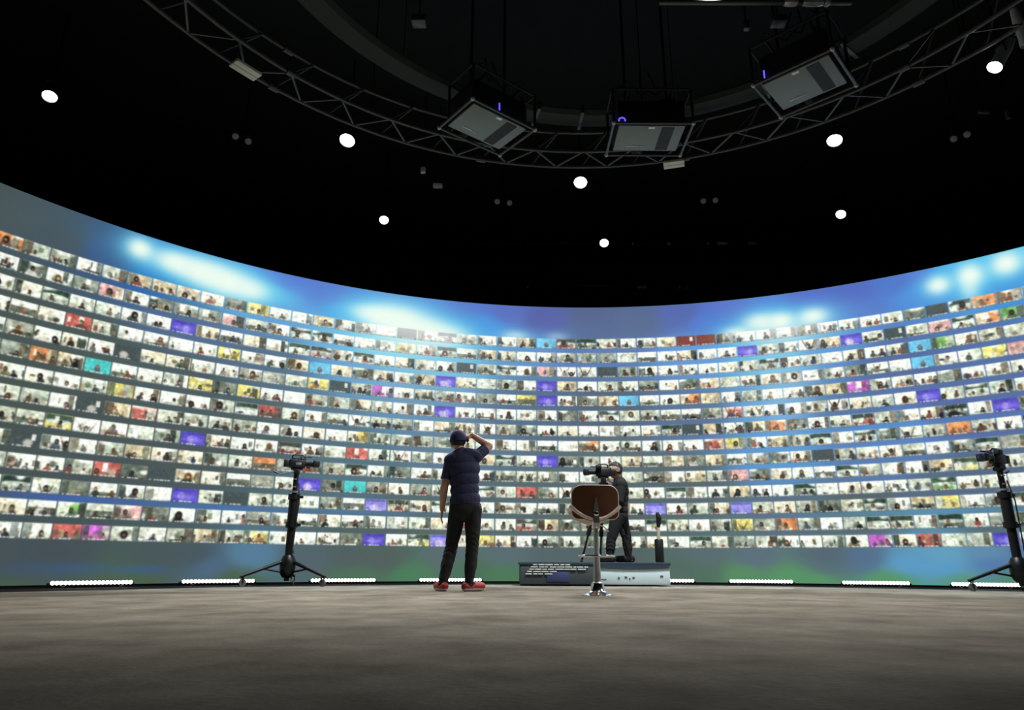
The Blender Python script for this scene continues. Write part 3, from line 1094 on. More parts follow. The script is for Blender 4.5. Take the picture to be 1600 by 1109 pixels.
# pipes high behind the screen and one overhead
PIPES = [('lighting_pipe', at(560, 381, 14.6), at(1330, 380, 14.6), 'dark lighting pipe with bright clips high behind the screen', [(989, .05, 'clip'), (1045, .09, 'clip'), (1106, .04, 'clip'), (1128, .24, 'clip'), (1175, .22, 'clip')]),
         ('lighting_pipe', at(700, 447, 14.1), at(1300, 450, 14.1), 'lower dark pipe barely showing above the screen edge', [(824, .05, 'clip'), (1003, .2, 'clip'), (1062, .06, 'clip'), (1072, .05, 'clip')]),
         ('lighting_pipe', at(1030, 3, 6.0), at(1330, 3, 6.0), 'grey lighting pipe across the top edge above the right projector', [(1270, .22, 'clip'), (1235, .14, 'clip'), (1292, .06, 'clip')])]  # pale clips here paint the lit right end of the pipe
for k, (nm, a, b, lab, clips) in enumerate(PIPES):
    t = thing(nm, lab, 'pipe', (a + b) / 2)
    d = (b - a).normalized()
    bm = new()
    add_tube(bm, [a - t.location, b - t.location], .03 if k < 2 else .035, 10)
    obj('pipe', bm, M['pipe'] if k < 2 else M['proj_frame'], t)
    for s in (-.45, .45):
        bm = new()
        q = d * ((b - a).length * s)
        add_tube(bm, [q, q + Vector((0, 0, RH + .01 - t.location.z))], .01, 6)
        obj('hanging_rod', bm, M['black_metal'], t)
    if k == 2:                             # unseen lamp added on the overhead pipe to light the stool
        ld = bpy.data.lights.new('added_pipe_lamp', 'SPOT')
        ld.energy = OVERHEAD_POWER
        ld.spot_size = math.radians(60)
        ld.spot_blend = 1.0
        ld.shadow_soft_size = .06
        ld.color = (1, .97, .94)
        lo_ = bpy.data.objects.new('added_pipe_lamp', ld)
        C.objects.link(lo_)
        lo_.parent = t
        pos = a.lerp(b, .3) + Vector((0, -.15, .22))
        dd = (Vector((.45, 7.0, .6)) - pos).normalized()
        lo_.location = pos + dd * .07 - t.location
        lo_.rotation_euler = (-dd).to_track_quat('Z', 'Y').to_euler()
        bm = new()
        add_lathe(bm, [(0, -.26), (.07, -.25), (.09, -.12), (.09, 0)], 18, pos - t.location, dd)
        obj('lamp_head', bm, M['spot_black'], t)  # housing of the added lamp
        bm = new()
        add_tube(bm, [pos - dd * .12 - t.location, a.lerp(b, .34) - t.location], .015, 8)
        obj('added_lamp_arm', bm, M['spot_black'], t)
    y = a.y
    for px, L, _ in clips:
        q = at(px, 380 if k == 0 else 450 if k == 1 else 3, y)
        u = (q - a).dot(d)
        q = a + d * u - t.location
        bm = new()
        add_tube(bm, [q - d * L / 2, q - d * L / 4, q + d * L / 4, q + d * L / 2], [.034, .042, .042, .034] if k < 2 else [.04, .05, .05, .04], 8)
        obj('clip', bm, M['bright_clip'], t)


# ------------------------------------------------------------------ broadcast cameras and their stands
def add_camera_head(t, z, yaw, parts_scale=1.0):
    """camera body parts on stand t, its lens looking along yaw (0 = +x)"""
    R = Matrix.Rotation(yaw, 4, 'Z')
    T = Matrix.Translation((0, 0, z)) @ R @ Matrix.Scale(parts_scale, 4)

    def put(name, bm, mt, par=None):
        bmesh.ops.transform(bm, matrix=T, verts=bm.verts)
        return obj(name, bm, mt, par or t)

    bm = new()
    add_box(bm, (0, 0, .20), (.30, .13, .17), .02)
    add_box(bm, (.02, 0, .29), (.22, .09, .04), .012)
    body = put('camera_body', bm, M['black_plastic'])
    bm = new()
    add_lathe(bm, [(.045, 0), (.055, .03), (.055, .12), (.06, .13), (.06, .16)], 20, (.14, 0, .21), (1, 0, 0))
    put('camera_lens', bm, M['black_plastic'])
    bm = new()
    add_box(bm, (.35, 0, .21), (.12, .17, .13), .015)
    put('lens_hood', bm, M['black_plastic'])
    bm = new()
    add_lathe(bm, [(.05, 0), (.03, .01), (0, .012)], 16, (.412, 0, .21), (1, 0, 0))
    put('lens_glass', bm, M['glass'])
    bm = new()
    add_tube(bm, [(-.10, 0, .28), (-.10, 0, .35), (-.05, 0, .375), (.08, 0, .375), (.13, 0, .34), (.13, 0, .28)], .016, 8)
    put('top_handle', bm, M['black_plastic'])
    bm = new()
    add_box(bm, (.10, .11, .30), (.12, .09, .08), .012)
    add_tube(bm, [(.08, .02, .30), (.10, .10, .30)], .012, 8)
    put('viewfinder', bm, M['black_plastic'])
    bm = new()
    add_box(bm, (-.20, 0, .20), (.10, .10, .14), .012)
    put('battery', bm, M['black_plastic'])
    bm = new()
    add_tube(bm, [(.02, -.085, .33), (.26, -.085, .335)], .014, 10)
    add_tube(bm, [(.06, -.085, .33), (.06, -.02, .31)], .008, 6)
    put('microphone', bm, M['black_plastic'])
    bm = new()
    add_box(bm, (0, 0, .095), (.22, .09, .03), .006)
    add_box(bm, (0, 0, .04), (.11, .12, .10), .02)
    add_tube(bm, [(0, -.09, .04), (0, .09, .04)], .04, 14)
    put('pan_head', bm, M['black_metal'])
    bm = new()
    add_tube(bm, [(-.05, -.06, .04), (-.30, -.12, -.02), (-.42, -.14, .02)], [.009, .009, .009], 8)
    add_tube(bm, [(-.34, -.127, -.005), (-.43, -.142, .025)], .018, 8)
    put('pan_handle', bm, M['black_plastic'])
    bm = new()
    add_box(bm, (.02, -.068, .19), (.10, .006, .05), .002)
    put('side_plate', bm, M['clamp'])


def make_pedestal(x, y, top, yaw, turn, label, sc=.70):
    LEG = .59
    t = thing('studio_camera', label, 'camera', (x, y, 0), 0, 'cameras on rolling stands')
    hub = .20
    bm = new()
    add_lathe(bm, [(.055, .10), (.085, .14), (.10, .20), (.10, .30), (.075, .36), (.06, .38)], 20)
    obj('hub', bm, M['black_metal'], t)
    bm = new()
    add_tube(bm, [(0, 0, .06), (0, 0, .14)], [.03, .045], 12)
    obj('hub_tip', bm, M['black_metal'], t)
    zs = [.36, .36 + (top - .36) * .40, .36 + (top - .36) * .76, top]
    for a, b, r in ((zs[0], zs[1], .050), (zs[1], zs[2], .062), (zs[2], zs[3] + .08, .034)):
        bm = new()
        add_tube(bm, [(0, 0, a - .02), (0, 0, b)], r, 16)
        obj('column_section', bm, M['black_metal'], t)
    for z in zs[1:3]:
        bm = new()
        add_tube(bm, [(0, 0, z - .035), (0, 0, z + .035)], .078, 16)
        add_box(bm, (.09, 0, z), (.06, .03, .035), .006)
        obj('locking_collar', bm, M['black_metal'], t)
    bm = new()
    add_tube(bm, [(0, 0, zs[2] + .05), (0, 0, zs[2] + .075)], .068, 16)
    obj('ring_clamp', bm, M['clamp'], t)
    for k in range(2):
        bm = new()
        z = zs[2] + .13 + k * .1
        add_box(bm, (.0, -.038, z), (.045, .012, .02), .003)
        obj('clasp', bm, M['clamp'], t)
    bm = new()
    add_tube(bm, [(.05, -.02, top - .06), (.085, -.04, top - .3), (.075, -.05, zs[1] + .1), (.06, -.06, zs[1] - .3), (.09, -.07, .40)], .008, 6)
    obj('cable', bm, M['black_plastic'], t)
    for k in range(3):
        a = turn + 2 * PI * k / 3
        u = Vector((math.cos(a), math.sin(a), 0))
        bm = new()
        add_tube(bm, [u * .07 + Vector((0, 0, .30)), u * LEG + Vector((0, 0, .115))], [.024, .017], 10)
        leg = obj('leg', bm, M['black_metal'], t)
        bm = new()
        add_tube(bm, [u * .09 + Vector((0, 0, .17)), u * .34 + Vector((0, 0, .215))], .012, 8)
        obj('brace', bm, M['black_metal'], t)
        bm = new()
        v = Vector((-u.y, u.x, 0))
        c = u * (LEG - .035) + Vector((0, 0, .045))
        add_tube(bm, [c - v * .014, c + v * .014], .044, 16)
        obj('caster', bm, M['rubber'], leg)
        bm = new()
        add_tube(bm, [u * (LEG - .035) + Vector((0, 0, .045)) + v * .022, u * (LEG - .035) + Vector((0, 0, .12)) + v * .022], .008, 6)
        add_tube(bm, [u * (LEG - .035) + Vector((0, 0, .045)) - v * .022, u * (LEG - .035) + Vector((0, 0, .12)) - v * .022], .008, 6)
        obj('caster_fork', bm, M['black_metal'], leg)
    add_camera_head(t, top + .06, yaw, sc)
    return t


b = at(448, 900, 9.3)
make_pedestal(b.x, 9.3, 1.36, .35, PI / 2 + .15, 'black camera on a rolling stand at the left before the screen')
b = at(1595, 900, 8.4)
make_pedestal(b.x, 8.4, 1.33, PI + .35, .96, 'black camera on a rolling stand cut by the right edge')

# ------------------------------------------------------------------ camera platform with operator, tripod and post
PY, PD, PH = 9.75, 1.05, 0.31
xl, xm, xr = at(812, 900, PY).x, at(932, 900, PY).x, at(1048, 900, PY).x
pf = thing('camera_platform', 'low platform behind the stool, left half painted as shaded, right half as lit by projection', 'platform', ((xl + xr) / 2, PY + PD / 2, 0))
ox = (xl + xr) / 2
bm = new()
add_box(bm, (0, .01, PH - .02), (xr - xl + .02, PD + .02, .04), .006)
obj('deck', bm, M['riser_top'], pf)
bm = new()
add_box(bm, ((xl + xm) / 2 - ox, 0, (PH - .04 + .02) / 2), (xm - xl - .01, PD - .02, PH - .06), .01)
obj('shaded_half', bm, M['riser_shaded'], pf)['label'] = 'left half painted dark grey as in shadow'  # shadow on the platform's left half put into its colour
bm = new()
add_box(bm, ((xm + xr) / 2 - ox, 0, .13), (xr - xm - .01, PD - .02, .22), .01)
obj('lit_half', bm, M['riser_lit'], pf)['label'] = 'right half painted pale blue as lit by projection'  # projected light on the right half put into its colour
bm = new()
n = 12
pts = []
for k in range(n + 1):
    u = k / n
    pts.append((xm + .01 + (xr - xm - .02) * u - ox, .215 + .018 * (2 * u - 1) ** 2))
v0 = [bm.verts.new((x, -PD / 2 - .004, z)) for x, z in pts]
v1 = [bm.verts.new((x, -PD / 2 - .004, PH - .035)) for x, z in pts]
v2 = [bm.verts.new((x, -PD / 2 + .02, z)) for x, z in pts]
v3 = [bm.verts.new((x, -PD / 2 + .02, PH - .035)) for x, z in pts]
for k in range(n):
    bm.faces.new((v0[k], v0[k + 1], v1[k + 1], v1[k]))
    bm.faces.new((v2[k + 1], v2[k], v3[k], v3[k + 1]))
    bm.faces.new((v0[k + 1], v0[k], v2[k], v2[k + 1]))
    bm.faces.new((v1[k], v1[k + 1], v3[k + 1], v3[k]))
obj('valance', bm, M['riser_top'], pf)['label'] = 'dark slate band along the top'
bm = new()
add_box(bm, (at(872, 900, PY).x - ox, -PD / 2 + .004, .12), (.30, .012, .13), .003)
obj('blue_patch', bm, M['riser_blue'], pf)['label'] = 'dark blue patch on the dark half'
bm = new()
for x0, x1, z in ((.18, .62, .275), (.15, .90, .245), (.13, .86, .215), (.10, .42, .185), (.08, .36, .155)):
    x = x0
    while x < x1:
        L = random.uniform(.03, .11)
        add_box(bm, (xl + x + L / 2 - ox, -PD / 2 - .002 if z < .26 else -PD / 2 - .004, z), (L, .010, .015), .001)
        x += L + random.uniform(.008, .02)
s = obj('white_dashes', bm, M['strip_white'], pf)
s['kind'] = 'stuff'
for px, wd, z in ((942, .10, .09), (967, .03, .105), (978, .035, .115), (984, .02, .095), (990, .03, .11), (1034, .04, .13)):
    bm = new()
    add_box(bm, (at(px, 900, PY).x - ox, -PD / 2 + .008, z), (wd, .008, .024 if wd < .09 else .008), .002)
    obj('mark', bm, M['mark'], pf)

# short black post at the right end of the deck
p = at(1031, 875, PY + .35)
po = thing('black_post', 'short black post with a thin beige neck on the platform', 'post', (p.x, p.y, PH))
bm = new()
add_lathe(bm, [(.058, 0), (.062, .02), (.062, .30), (.05, .32)], 18)
obj('post_body', bm, M['black_plastic'], po)
bm = new()
add_tube(bm, [(0, 0, .31), (.004, 0, .50)], [.026, .02], 12)
obj('neck', bm, M['beige'], po)
bm = new()
add_tube(bm, [(.004, 0, .48), (.012, 0, .54), (.02, 0, .60), (.006, 0, .66), (.0, 0, .69)], [.022, .035, .04, .03, .02], 12)
obj('tip', bm, M['black_plastic'], po)

# operator's camera on a tripod
OPY = PY + .42
bx_ = at(943, 760, OPY).x
tpd = thing('tripod_camera', 'black camera on a tripod in front of the operator on the platform', 'camera', (bx_, OPY, PH))
TOPZ = at(936, 753, OPY).z - PH
for k, a in enumerate((PI + .2, -.25, PI / 2 + .1)):
    u = Vector((math.cos(a), math.sin(a), 0))
    f_ = u * .36
    t0 = u * .05 + Vector((0, 0, TOPZ - .05))
    bm = new()
    md = t0.lerp(f_, .62)
    add_tube(bm, [t0, md], .022, 10)
    lg = obj('leg', bm, M['black_metal'], tpd)
    bm = new()
    add_tube(bm, [md + (t0 - md) * .05, f_ + Vector((0, 0, .015))], .015, 10)
    obj('lower_leg', bm, M['black_metal'], lg)
    bm = new()
    add_tube(bm, [t0.lerp(f_, .58), t0.lerp(f_, .66)], .034, 10)
    obj('leg_clamp', bm, M['black_metal'], lg)
    bm = new()
    add_ball(bm, f_ + Vector((0, 0, .018)), .022, (1, 1, .8), 10)
    obj('rubber_foot', bm, M['black_plastic'], lg)
bm = new()
add_lathe(bm, [(.05, TOPZ - .10), (.07, TOPZ - .06), (.07, TOPZ - .01), (.045, TOPZ)], 18)
obj('bowl', bm, M['black_metal'], tpd)
add_camera_head(tpd, TOPZ, PI - .05, .70)

# ------------------------------------------------------------------ bar stool in the foreground
q = onz(934, 930, 0)
st = thing('swivel_stool', 'chrome swivel stool with brown curved back and cream seat', 'stool', (q.x, q.y, 0), .04)
bm = new()
add_lathe(bm, [(.055, .11), (.062, .09), (.075, .045), (.10, .028), (.14, .014), (.148, .006), (.146, 0)], 40)
obj('base', bm, M['chrome'], st)
bm = new()
add_ball(bm, (0, 0, .085), .058, (1, 1, .9), 20)
obj('base_hub', bm, M['satin'], st)
bm = new()
add_tube(bm, [(0, 0, .09), (0, 0, .16), (0, 0, .38), (0, 0, .39)], [.044, .036, .029, .026], 20)
obj('lower_column', bm, M['satin'], st)
bm = new()
add_tube(bm, [(0, 0, .37), (0, 0, .66)], .024, 20)
obj('gas_lift', bm, M['satin'], st)
bm = new()
add_tube(bm, [(.165 * math.cos(a), .165 * math.sin(a), .355) for a in (2 * PI * k / 40 for k in range(40))], .0105, 10, closed=True)
fr = obj('foot_ring', bm, M['chrome'], st)
for a in (0.5, 0.5 + PI):
    bm = new()
    add_tube(bm, [(.02 * math.cos(a), .02 * math.sin(a), .355), (.165 * math.cos(a), .165 * math.sin(a), .355)], .008, 8)
    obj('ring_spoke', bm, M['chrome'], fr)
# saddle seat: sides turned up
HW, RIM = .243, .125


def seat_z(x, y):
    return .705 + RIM * (abs(x) / HW) ** 2.0 - .02 * math.exp(-((y - .2) / .15) ** 2)


def saddle(t0, t1, inset=0.0):
    bm = new()
    nx, ny = 20, 12
    g = {}
    for s, off in ((0, t0), (1, t1)):
        for i in range(nx + 1):
            for j in range(ny + 1):
                u, v = -1 + 2 * i / nx, j / ny
                wy = 1 - .18 * abs(u) ** 3
                x = u * (HW - inset)
                y = -.04 + inset + (.43 - 2 * inset) * (v * wy + (1 - wy) * .5)
                edge_ = min(1, 6 * min(v, 1 - v, (1 - abs(u)) * .8) + .35)
                g[s, i, j] = bm.verts.new((x, y, seat_z(x, y) + off * (edge_ if off > t0 else 1)))
    for s in (0, 1):
        for i in range(nx):
            for j in range(ny):
                bm.faces.new([g[s, i, j], g[s, i + 1, j], g[s, i + 1, j + 1], g[s, i, j + 1]])
    for i in range(nx):
        for j in (0, ny):
            bm.faces.new([g[0, i, j], g[0, i + 1, j], g[1, i + 1, j], g[1, i, j]])
    for j in range(ny):
        for i in (0, nx):
            bm.faces.new([g[0, i, j], g[0, i, j + 1], g[1, i, j + 1], g[1, i, j]])
    return bm


obj('seat_shell', saddle(-.032, -.016, .02), M['pink_shell'], st)['label'] = 'beige underside shell'
obj('seat', saddle(-.015, .022), M['cream'], st)['label'] = 'cream upholstered seat'
bm = new()
pts = []
for k in range(25):
    x = -HW + 2 * HW * k / 24
    pts.append((x, -.048 + .035 * (x / HW) ** 2, seat_z(x, 0) - .006))
add_tube(bm, pts, [.013 + .007 * abs(1 - k / 12) for k in range(25)], 10)
obj('seat_edge', bm, M['cream'], st)['label'] = 'cream rolled rear edge'
# backrest: rounded panel curved around the sitter
BW, BZ0, BZ1 = .225, .70, 1.015


def back_outline():
    pts = []
    for a0, (cx, cz, rx, rz) in ((0, (BW - .10, BZ1 - .085, .10, .085)), (PI / 2, (-BW + .10, BZ1 - .085, .10, .085)),
                                 (PI, (-BW + .06, BZ0 + .06, .06, .06)), (3 * PI / 2, (BW - .06, BZ0 + .06, .06, .06))):
        for k in range(7):
            a = a0 + PI / 2 * k / 6
            pts.append((cx + rx * math.cos(a), cz + rz * math.sin(a)))
    return pts


def bend(x, z, off):
    y = -.035 + .75 * x * x - .06 * (z - .72) + off
    return (x, y, z)


ol = back_outline()


def back_panel(off0, off1, sc):
    bm = new()
    cz = (BZ0 + BZ1) / 2
    lay = []
    for off in (off0, off1):
        rings = []
        for f in (1.0, .75, .5, .25):
            rings.append([bm.verts.new(bend(x * sc * f, cz + (z - cz) * sc * f, off)) for x, z in ol])
        c = bm.verts.new(bend(0, cz, off))
        for a, b_ in zip(rings, rings[1:]):
            for k in range(len(ol)):
                bm.faces.new((a[k], a[(k + 1) % len(ol)], b_[(k + 1) % len(ol)], b_[k]))
        for k in range(len(ol)):
            bm.faces.new((rings[-1][k], rings[-1][(k + 1) % len(ol)], c))
        lay.append(rings[0])
    for k in range(len(ol)):
        j = (k + 1) % len(ol)
        bm.faces.new((lay[0][k], lay[0][j], lay[1][j], lay[1][k]))
    return bm


obj('backrest_panel', back_panel(-.012, .004, 1.0), M['brown'], st)['label'] = 'brown veneered back'
obj('backrest_pad', back_panel(.004, .04, .97), M['cream'], st)['label'] = 'cream pad on the front of the back'
bm = new()
add_tube(bm, [bend(x, z, .006) for x, z in ol], .0095, 8, closed=True)
obj('backrest_piping', bm, M['cream'], st)['label'] = 'cream piping round the brown back'
bm = new()
zs = [.62, .66, .72, .78, .84, .90]
ws = [.030, .030, .028, .026, .018, .005]
vv = []
for z, w2 in zip(zs, ws):
    y = -.06 - .06 * max(0, z - .72) - .004 if z > .64 else -.03
    vv.append([bm.verts.new((sx * w2, y + dy, z)) for sx, dy in ((-1, 0), (1, 0), (1, .012), (-1, .012))])
for a, b_ in zip(vv, vv[1:]):
    for k in range(4):
        bm.faces.new((a[k], a[(k + 1) % 4], b_[(k + 1) % 4], b_[k]))
bm.faces.new(vv[0][::-1])
bm.faces.new(vv[-1])
obj('back_bracket', bm, M['clamp'], st)
bm = new()
add_tube(bm, [(0, 0, .62), (0, -.01, .66), (0, -.035, .69)], [.03, .04, .03], 14)
add_ball(bm, (0, -.066, .745), .024, (1, .5, 1), 14)
obj('swivel_housing', bm, M['chrome'], st)
bm = new()
add_tube(bm, [(.03, .05, .655), (.09, .06, .63), (.14, .06, .585)], .006, 8)
obj('height_lever', bm, M['chrome'], st)

# pale tape strip by the carpet edge
a, b_ = onz(1036, 918.5, 0.002), onz(1214, 918.5, 0.002)
bm = new()
L = 1.75
add_box(bm, (0, 0, 0), (L, .05, .006), .001)
t = obj('tape_strip', bm, M['tape'])
t.location = ((a.x + b_.x) / 2, 9.05, .003)
t.scale.x = 1.0
tag(t, 'thin pale strip lying on the carpet right of the platform', 'strip')


# ------------------------------------------------------------------ people
def capsule(bm, a, b, ra, rb, n=14):
    a, b = Vector(a), Vector(b)
    d = (b - a).normalized()
    L = (b - a).length
    prof = []
    for k in range(6):
        q = PI / 2 * (1 - k / 5)
        prof.append((ra * math.cos(q), -ra * math.sin(q)))
    for k in range(6):
        q = PI / 2 * k / 5
        prof.append((rb * math.cos(q), L + rb * math.sin(q)))
    prof[0] = (0, prof[0][1])
    prof[-1] = (0, prof[-1][1])
    add_lathe(bm, prof, n, a, d)


def remesh(bm, vox, smooth=4):
    me = bpy.data.meshes.new('tmp')
    bmesh.ops.recalc_face_normals(bm, faces=bm.faces)
    bm.to_mesh(me)
    bm.free()
    o = bpy.data.objects.new('tmp', me)
    C.objects.link(o)
    r = o.modifiers.new('r', 'REMESH')
    r.mode = 'VOXEL'
    r.voxel_size = vox
    if smooth:
        s = o.modifiers.new('s', 'SMOOTH')
        s.factor = .5
        s.iterations = smooth
    dg = bpy.context.evaluated_depsgraph_get()
    dg.update()
    out = bpy.data.meshes.new_from_object(o.evaluated_get(dg))
    bpy.data.objects.remove(o)
    bpy.data.meshes.remove(me)
    return out


def seg_dist(P, a, b):
    a, b = np.array(a), np.array(b)
    ab = b - a
    t = np.clip(((P - a) @ ab) / (ab @ ab), 0, 1)
    return np.linalg.norm(P - (a + t[:, None] * ab), axis=1), t


def hand(bm, bones, wrist, direction, palm_n, thumb_side, curl, s=1.0):
    """palm plus five bent fingers; direction = wrist to knuckles"""
    d = Vector(direction).normalized()
    n = Vector(palm_n)
    n = (n - d * n.dot(d)).normalized()
    side = d.cross(n) * thumb_side
    w_ = Vector(wrist)
    kn = w_ + d * .088 * s
    for k in range(4):
        base = kn + side * (.030 - .020 * k) * s
        capsule(bm, w_ + side * (.016 - .011 * k) * s, base, .015 * s, .0125 * s, 10)
        L = (.072, .080, .074, .058)[k] * s
        p = base
        dd = d.copy()
        for j, f in enumerate((.45, .32, .25)):
            dd = (dd * math.cos(curl) + n * math.sin(curl)).normalized()
            e = p + dd * L * f
            capsule(bm, p, e, (.0098 - .001 * j) * s, (.0092 - .001 * j) * s, 8)
            p = e
    tb = w_ + d * .025 * s + side * .022 * s
    t1 = tb + (d * .6 + side * .75 + n * .25).normalized() * .045 * s
    t2 = t1 + (d * .9 + side * .25 + n * .4).normalized() * .034 * s
    capsule(bm, tb, t1, .0135 * s, .011 * s, 8)
    capsule(bm, t1, t2, .011 * s, .009 * s, 8)


def figure(J, label, kinds, mats, face, base):
    """J: joints; limbs are tapered and fused into one continuous surface"""
    root = thing('person', label, 'person', base)
    B = Vector(base)
    g = {k: Vector(v) - B for k, v in J.items()}
    bm = new()
    bones = []

    def limb(name, a, b, ra, rb):
        capsule(bm, a, b, ra, rb)
        bones.append((name, a, b))

    sh = (g['shl'] + g['shr']) / 2
    side = (g['shr'] - g['shl']).normalized()
    fw = Vector(kinds['facing']).normalized()
    hc = (g['hipl'] + g['hipr']) / 2
    # torso from stacked ovals
    R3 = Matrix((side, fw, side.cross(fw))).transposed()
    for t_, wx, wy in ((0.0, .165, .115), (.18, .158, .110), (.38, .148, .104), (.58, .158, .112), (.78, .172, .116), (.93, .165, .10)):
        c = hc.lerp(sh, t_)
        add_ball(bm, c, 1.0, (wx, wy, .12), 20, R3)
    bones.append(('torso', hc - (sh - hc) * .10, sh))
    for s_ in 'lr':
        limb('shoulder', sh.lerp(g['sh' + s_], .3) + Vector((0, 0, .03)), g['sh' + s_], .07, .062)
        limb('upper_arm_' + s_, g['sh' + s_], g['el' + s_], .056, .043)
        limb('forearm_' + s_, g['el' + s_], g['wr' + s_], .047, .031)
        limb('thigh_' + s_, g['hip' + s_], g['kn' + s_], .092, .060)
        limb('shin_' + s_, g['kn' + s_], g['an' + s_].lerp(g['kn' + s_], .45), .058, .058)
        limb('shin_' + s_, g['an' + s_].lerp(g['kn' + s_], .5), g['an' + s_], .057, .038)
        limb('foot_' + s_, g['an' + s_] + Vector((0, 0, -.035)), g['toe' + s_], .042, .034)
        heel = g['an' + s_] + (g['an' + s_] - g['toe' + s_]).normalized() * .05
        heel.z = g['toe' + s_].z
        limb('foot_' + s_, heel, g['toe' + s_], .036, .034)
    hd = g['head']
    nk = g['neck']
    limb('neck', nk, hd + Vector((0, 0, -.05)), .056, .052)
    fv = Vector(face).normalized()
    fs = fv.cross(Vector((0, 0, 1))).normalized()
    Rh = Matrix((fs, fv, fs.cross(fv))).transposed()
    add_ball(bm, hd + Vector((0, 0, .02)), 1.0, (.078, .098, .105), 20, Rh)
    add_ball(bm, hd + fv * .02 + Vector((0, 0, -.045)), 1.0, (.062, .078, .075), 16, Rh)
    capsule(bm, hd + fv * .088 + Vector((0, 0, .02)), hd + fv * .112 + Vector((0, 0, -.022)), .009, .014, 8)
    capsule(bm, hd + fv * .086 + fs * .022 + Vector((0, 0, -.058)), hd + fv * .086 - fs * .022 + Vector((0, 0, -.058)), .0095, .0095, 8)
    capsule(bm, hd + fv * .086 + fs * .05 + Vector((0, 0, .036)), hd + fv * .092 - fs * .05 + Vector((0, 0, .036)), .010, .010, 8)
    for sg in (-1, 1):
        add_ball(bm, hd + fs * .078 * sg - fv * .005, 1.0, (.012, .022, .034), 12, Rh)
    bones.append(('head', hd + Vector((0, 0, -.06)), hd + Vector((0, 0, .08))))
    for s_ in 'lr':
        hs = kinds['hand' + s_]
        hand(bm, bones, g['wr' + s_], hs[0], hs[1], hs[2], hs[3])
        hdv = Vector(hs[0]).normalized()
        bones.append(('hand_' + s_, g['wr' + s_] + hdv * .02, g['wr' + s_] + hdv * .16))
    me = remesh(bm, .0085, 5)
    me.name = 'body'
    for p in me.polygons:
        p.use_smooth = True
    me.materials.clear()
    me.materials.append(mats['skin'])
    body = bpy.data.objects.new('body', me)
    C.objects.link(body)
    body.parent = root
    n = len(me.vertices)
    V = np.empty(n * 3)
    me.vertices.foreach_get('co', V)
    V = V.reshape(-1, 3)
    NV = np.empty(n * 3)
    me.vertices.foreach_get('normal', NV)
    NV = NV.reshape(-1, 3)
    best = np.full(n, 9e9)
    lab = np.zeros(n, int)
    par = np.zeros(n)
    rad = {'torso': .14, 'thigh': .075, 'head': .09, 'shoulder': .06, 'upper': .05, 'neck': .05, 'shin': .045}
    for i, (nm, a, b) in enumerate(bones):
        d, t_ = seg_dist(V, a, b)
        d = d - rad.get(nm.split('_')[0], .03)
        k = d < best
        best[k], lab[k], par[k] = d[k], i, t_[k]
    names = np.array([b[0] for b in bones])[lab]
    polys = [tuple(p.vertices) for p in me.polygons]

    def garment(name, sel, off, mt, label_=None, rip=0.0):
        idx = {}
        vs_, fs_ = [], []
        for f in polys:
            if sum(sel[v] for v in f) == len(f):
                for v in f:
                    if v not in idx:
                        idx[v] = len(vs_)
                        q_ = V[v]
                        o_ = off + rip * math.sin(q_[2] * 46 + q_[0] * 30 + 7 * math.sin(q_[2] * 13 + q_[1] * 20))
                        vs_.append(tuple(q_ + NV[v] * o_))
                fs_.append([idx[v] for v in f])
        m_ = bpy.data.meshes.new(name)
        m_.from_pydata(vs_, [], fs_)
        for p in m_.polygons:
            p.use_smooth = True
        m_.materials.append(mt)
        o_ = bpy.data.objects.new(name, m_)
        C.objects.link(o_)
        o_.parent = root
        so = o_.modifiers.new('thick', 'SOLIDIFY')
        so.thickness = .004
        so.offset = -1
        if label_:
            o_['label'] = label_
        return o_

    zhip = hc.z
    st_ = lambda s_: np.char.startswith(names.astype(str), s_)
    sl = kinds['sleeve']
    tor = st_('torso') | st_('shoulder') | (st_('neck') & (par < .25))
    low = st_('thigh') | st_('shin')
    waist = zhip + .075
    up = (tor | (low & (V[:, 2] > zhip + .04))) & (V[:, 2] > zhip + .045)
    arms = (st_('upper_arm') & (par <= 1.0)) if sl == 'short' else (st_('upper_arm') | st_('forearm'))
    if sl == 'short':
        arms = st_('upper_arm') & (par < .72)
    garment(mats['top'][0], up | arms, .015, mats['top'][1], mats['top'][2], .0009)
    garment('trousers', (low | st_('torso')) & (V[:, 2] < waist), .011, mats['legs'][0], mats['legs'][1], .0025)
    zft = min(g['toel'].z, g['toer'].z)
    for s_ in 'lr':
        garment('shoe', st_('foot_' + s_) & (V[:, 2] > zft - .022), .010, mats['shoe'][0], mats['shoe'][1])
        garment('sole', st_('foot_' + s_) & (V[:, 2] <= zft - .014), .014, mats['shoe'][2])
    # hair on the back and sides of the skull
    hv = V - np.array(hd)
    along = hv @ np.array(fv)
    hairsel = st_('head') & (hv[:, 2] > -.05) & ((along < .01) | (hv[:, 2] > .06))
    garment('hair', hairsel, .007, M['hair'])
    if mats.get('cap'):
        capsel = st_('head') & (hv[:, 2] > .0 + .0 * along) & ((along < .06) | (hv[:, 2] > .045))
        garment('cap', capsel, .016, mats['cap'], 'navy cap')
    for sg in (-1, 1):
        bm2 = new()
        add_ball(bm2, hd + fv * .082 + fs * .031 * sg + Vector((0, 0, .015)), .0125, seg=10)
        obj('eye', bm2, M['eye'], root)
    return root, g, hd, fv, fs


# the man in the cap, back to us, right hand raised to his head
Y1 = onz(717, 921, 0).y
Yc = 7.75


def j1(px, py, dy=0.0):
    return at(px, py, Yc + dy)


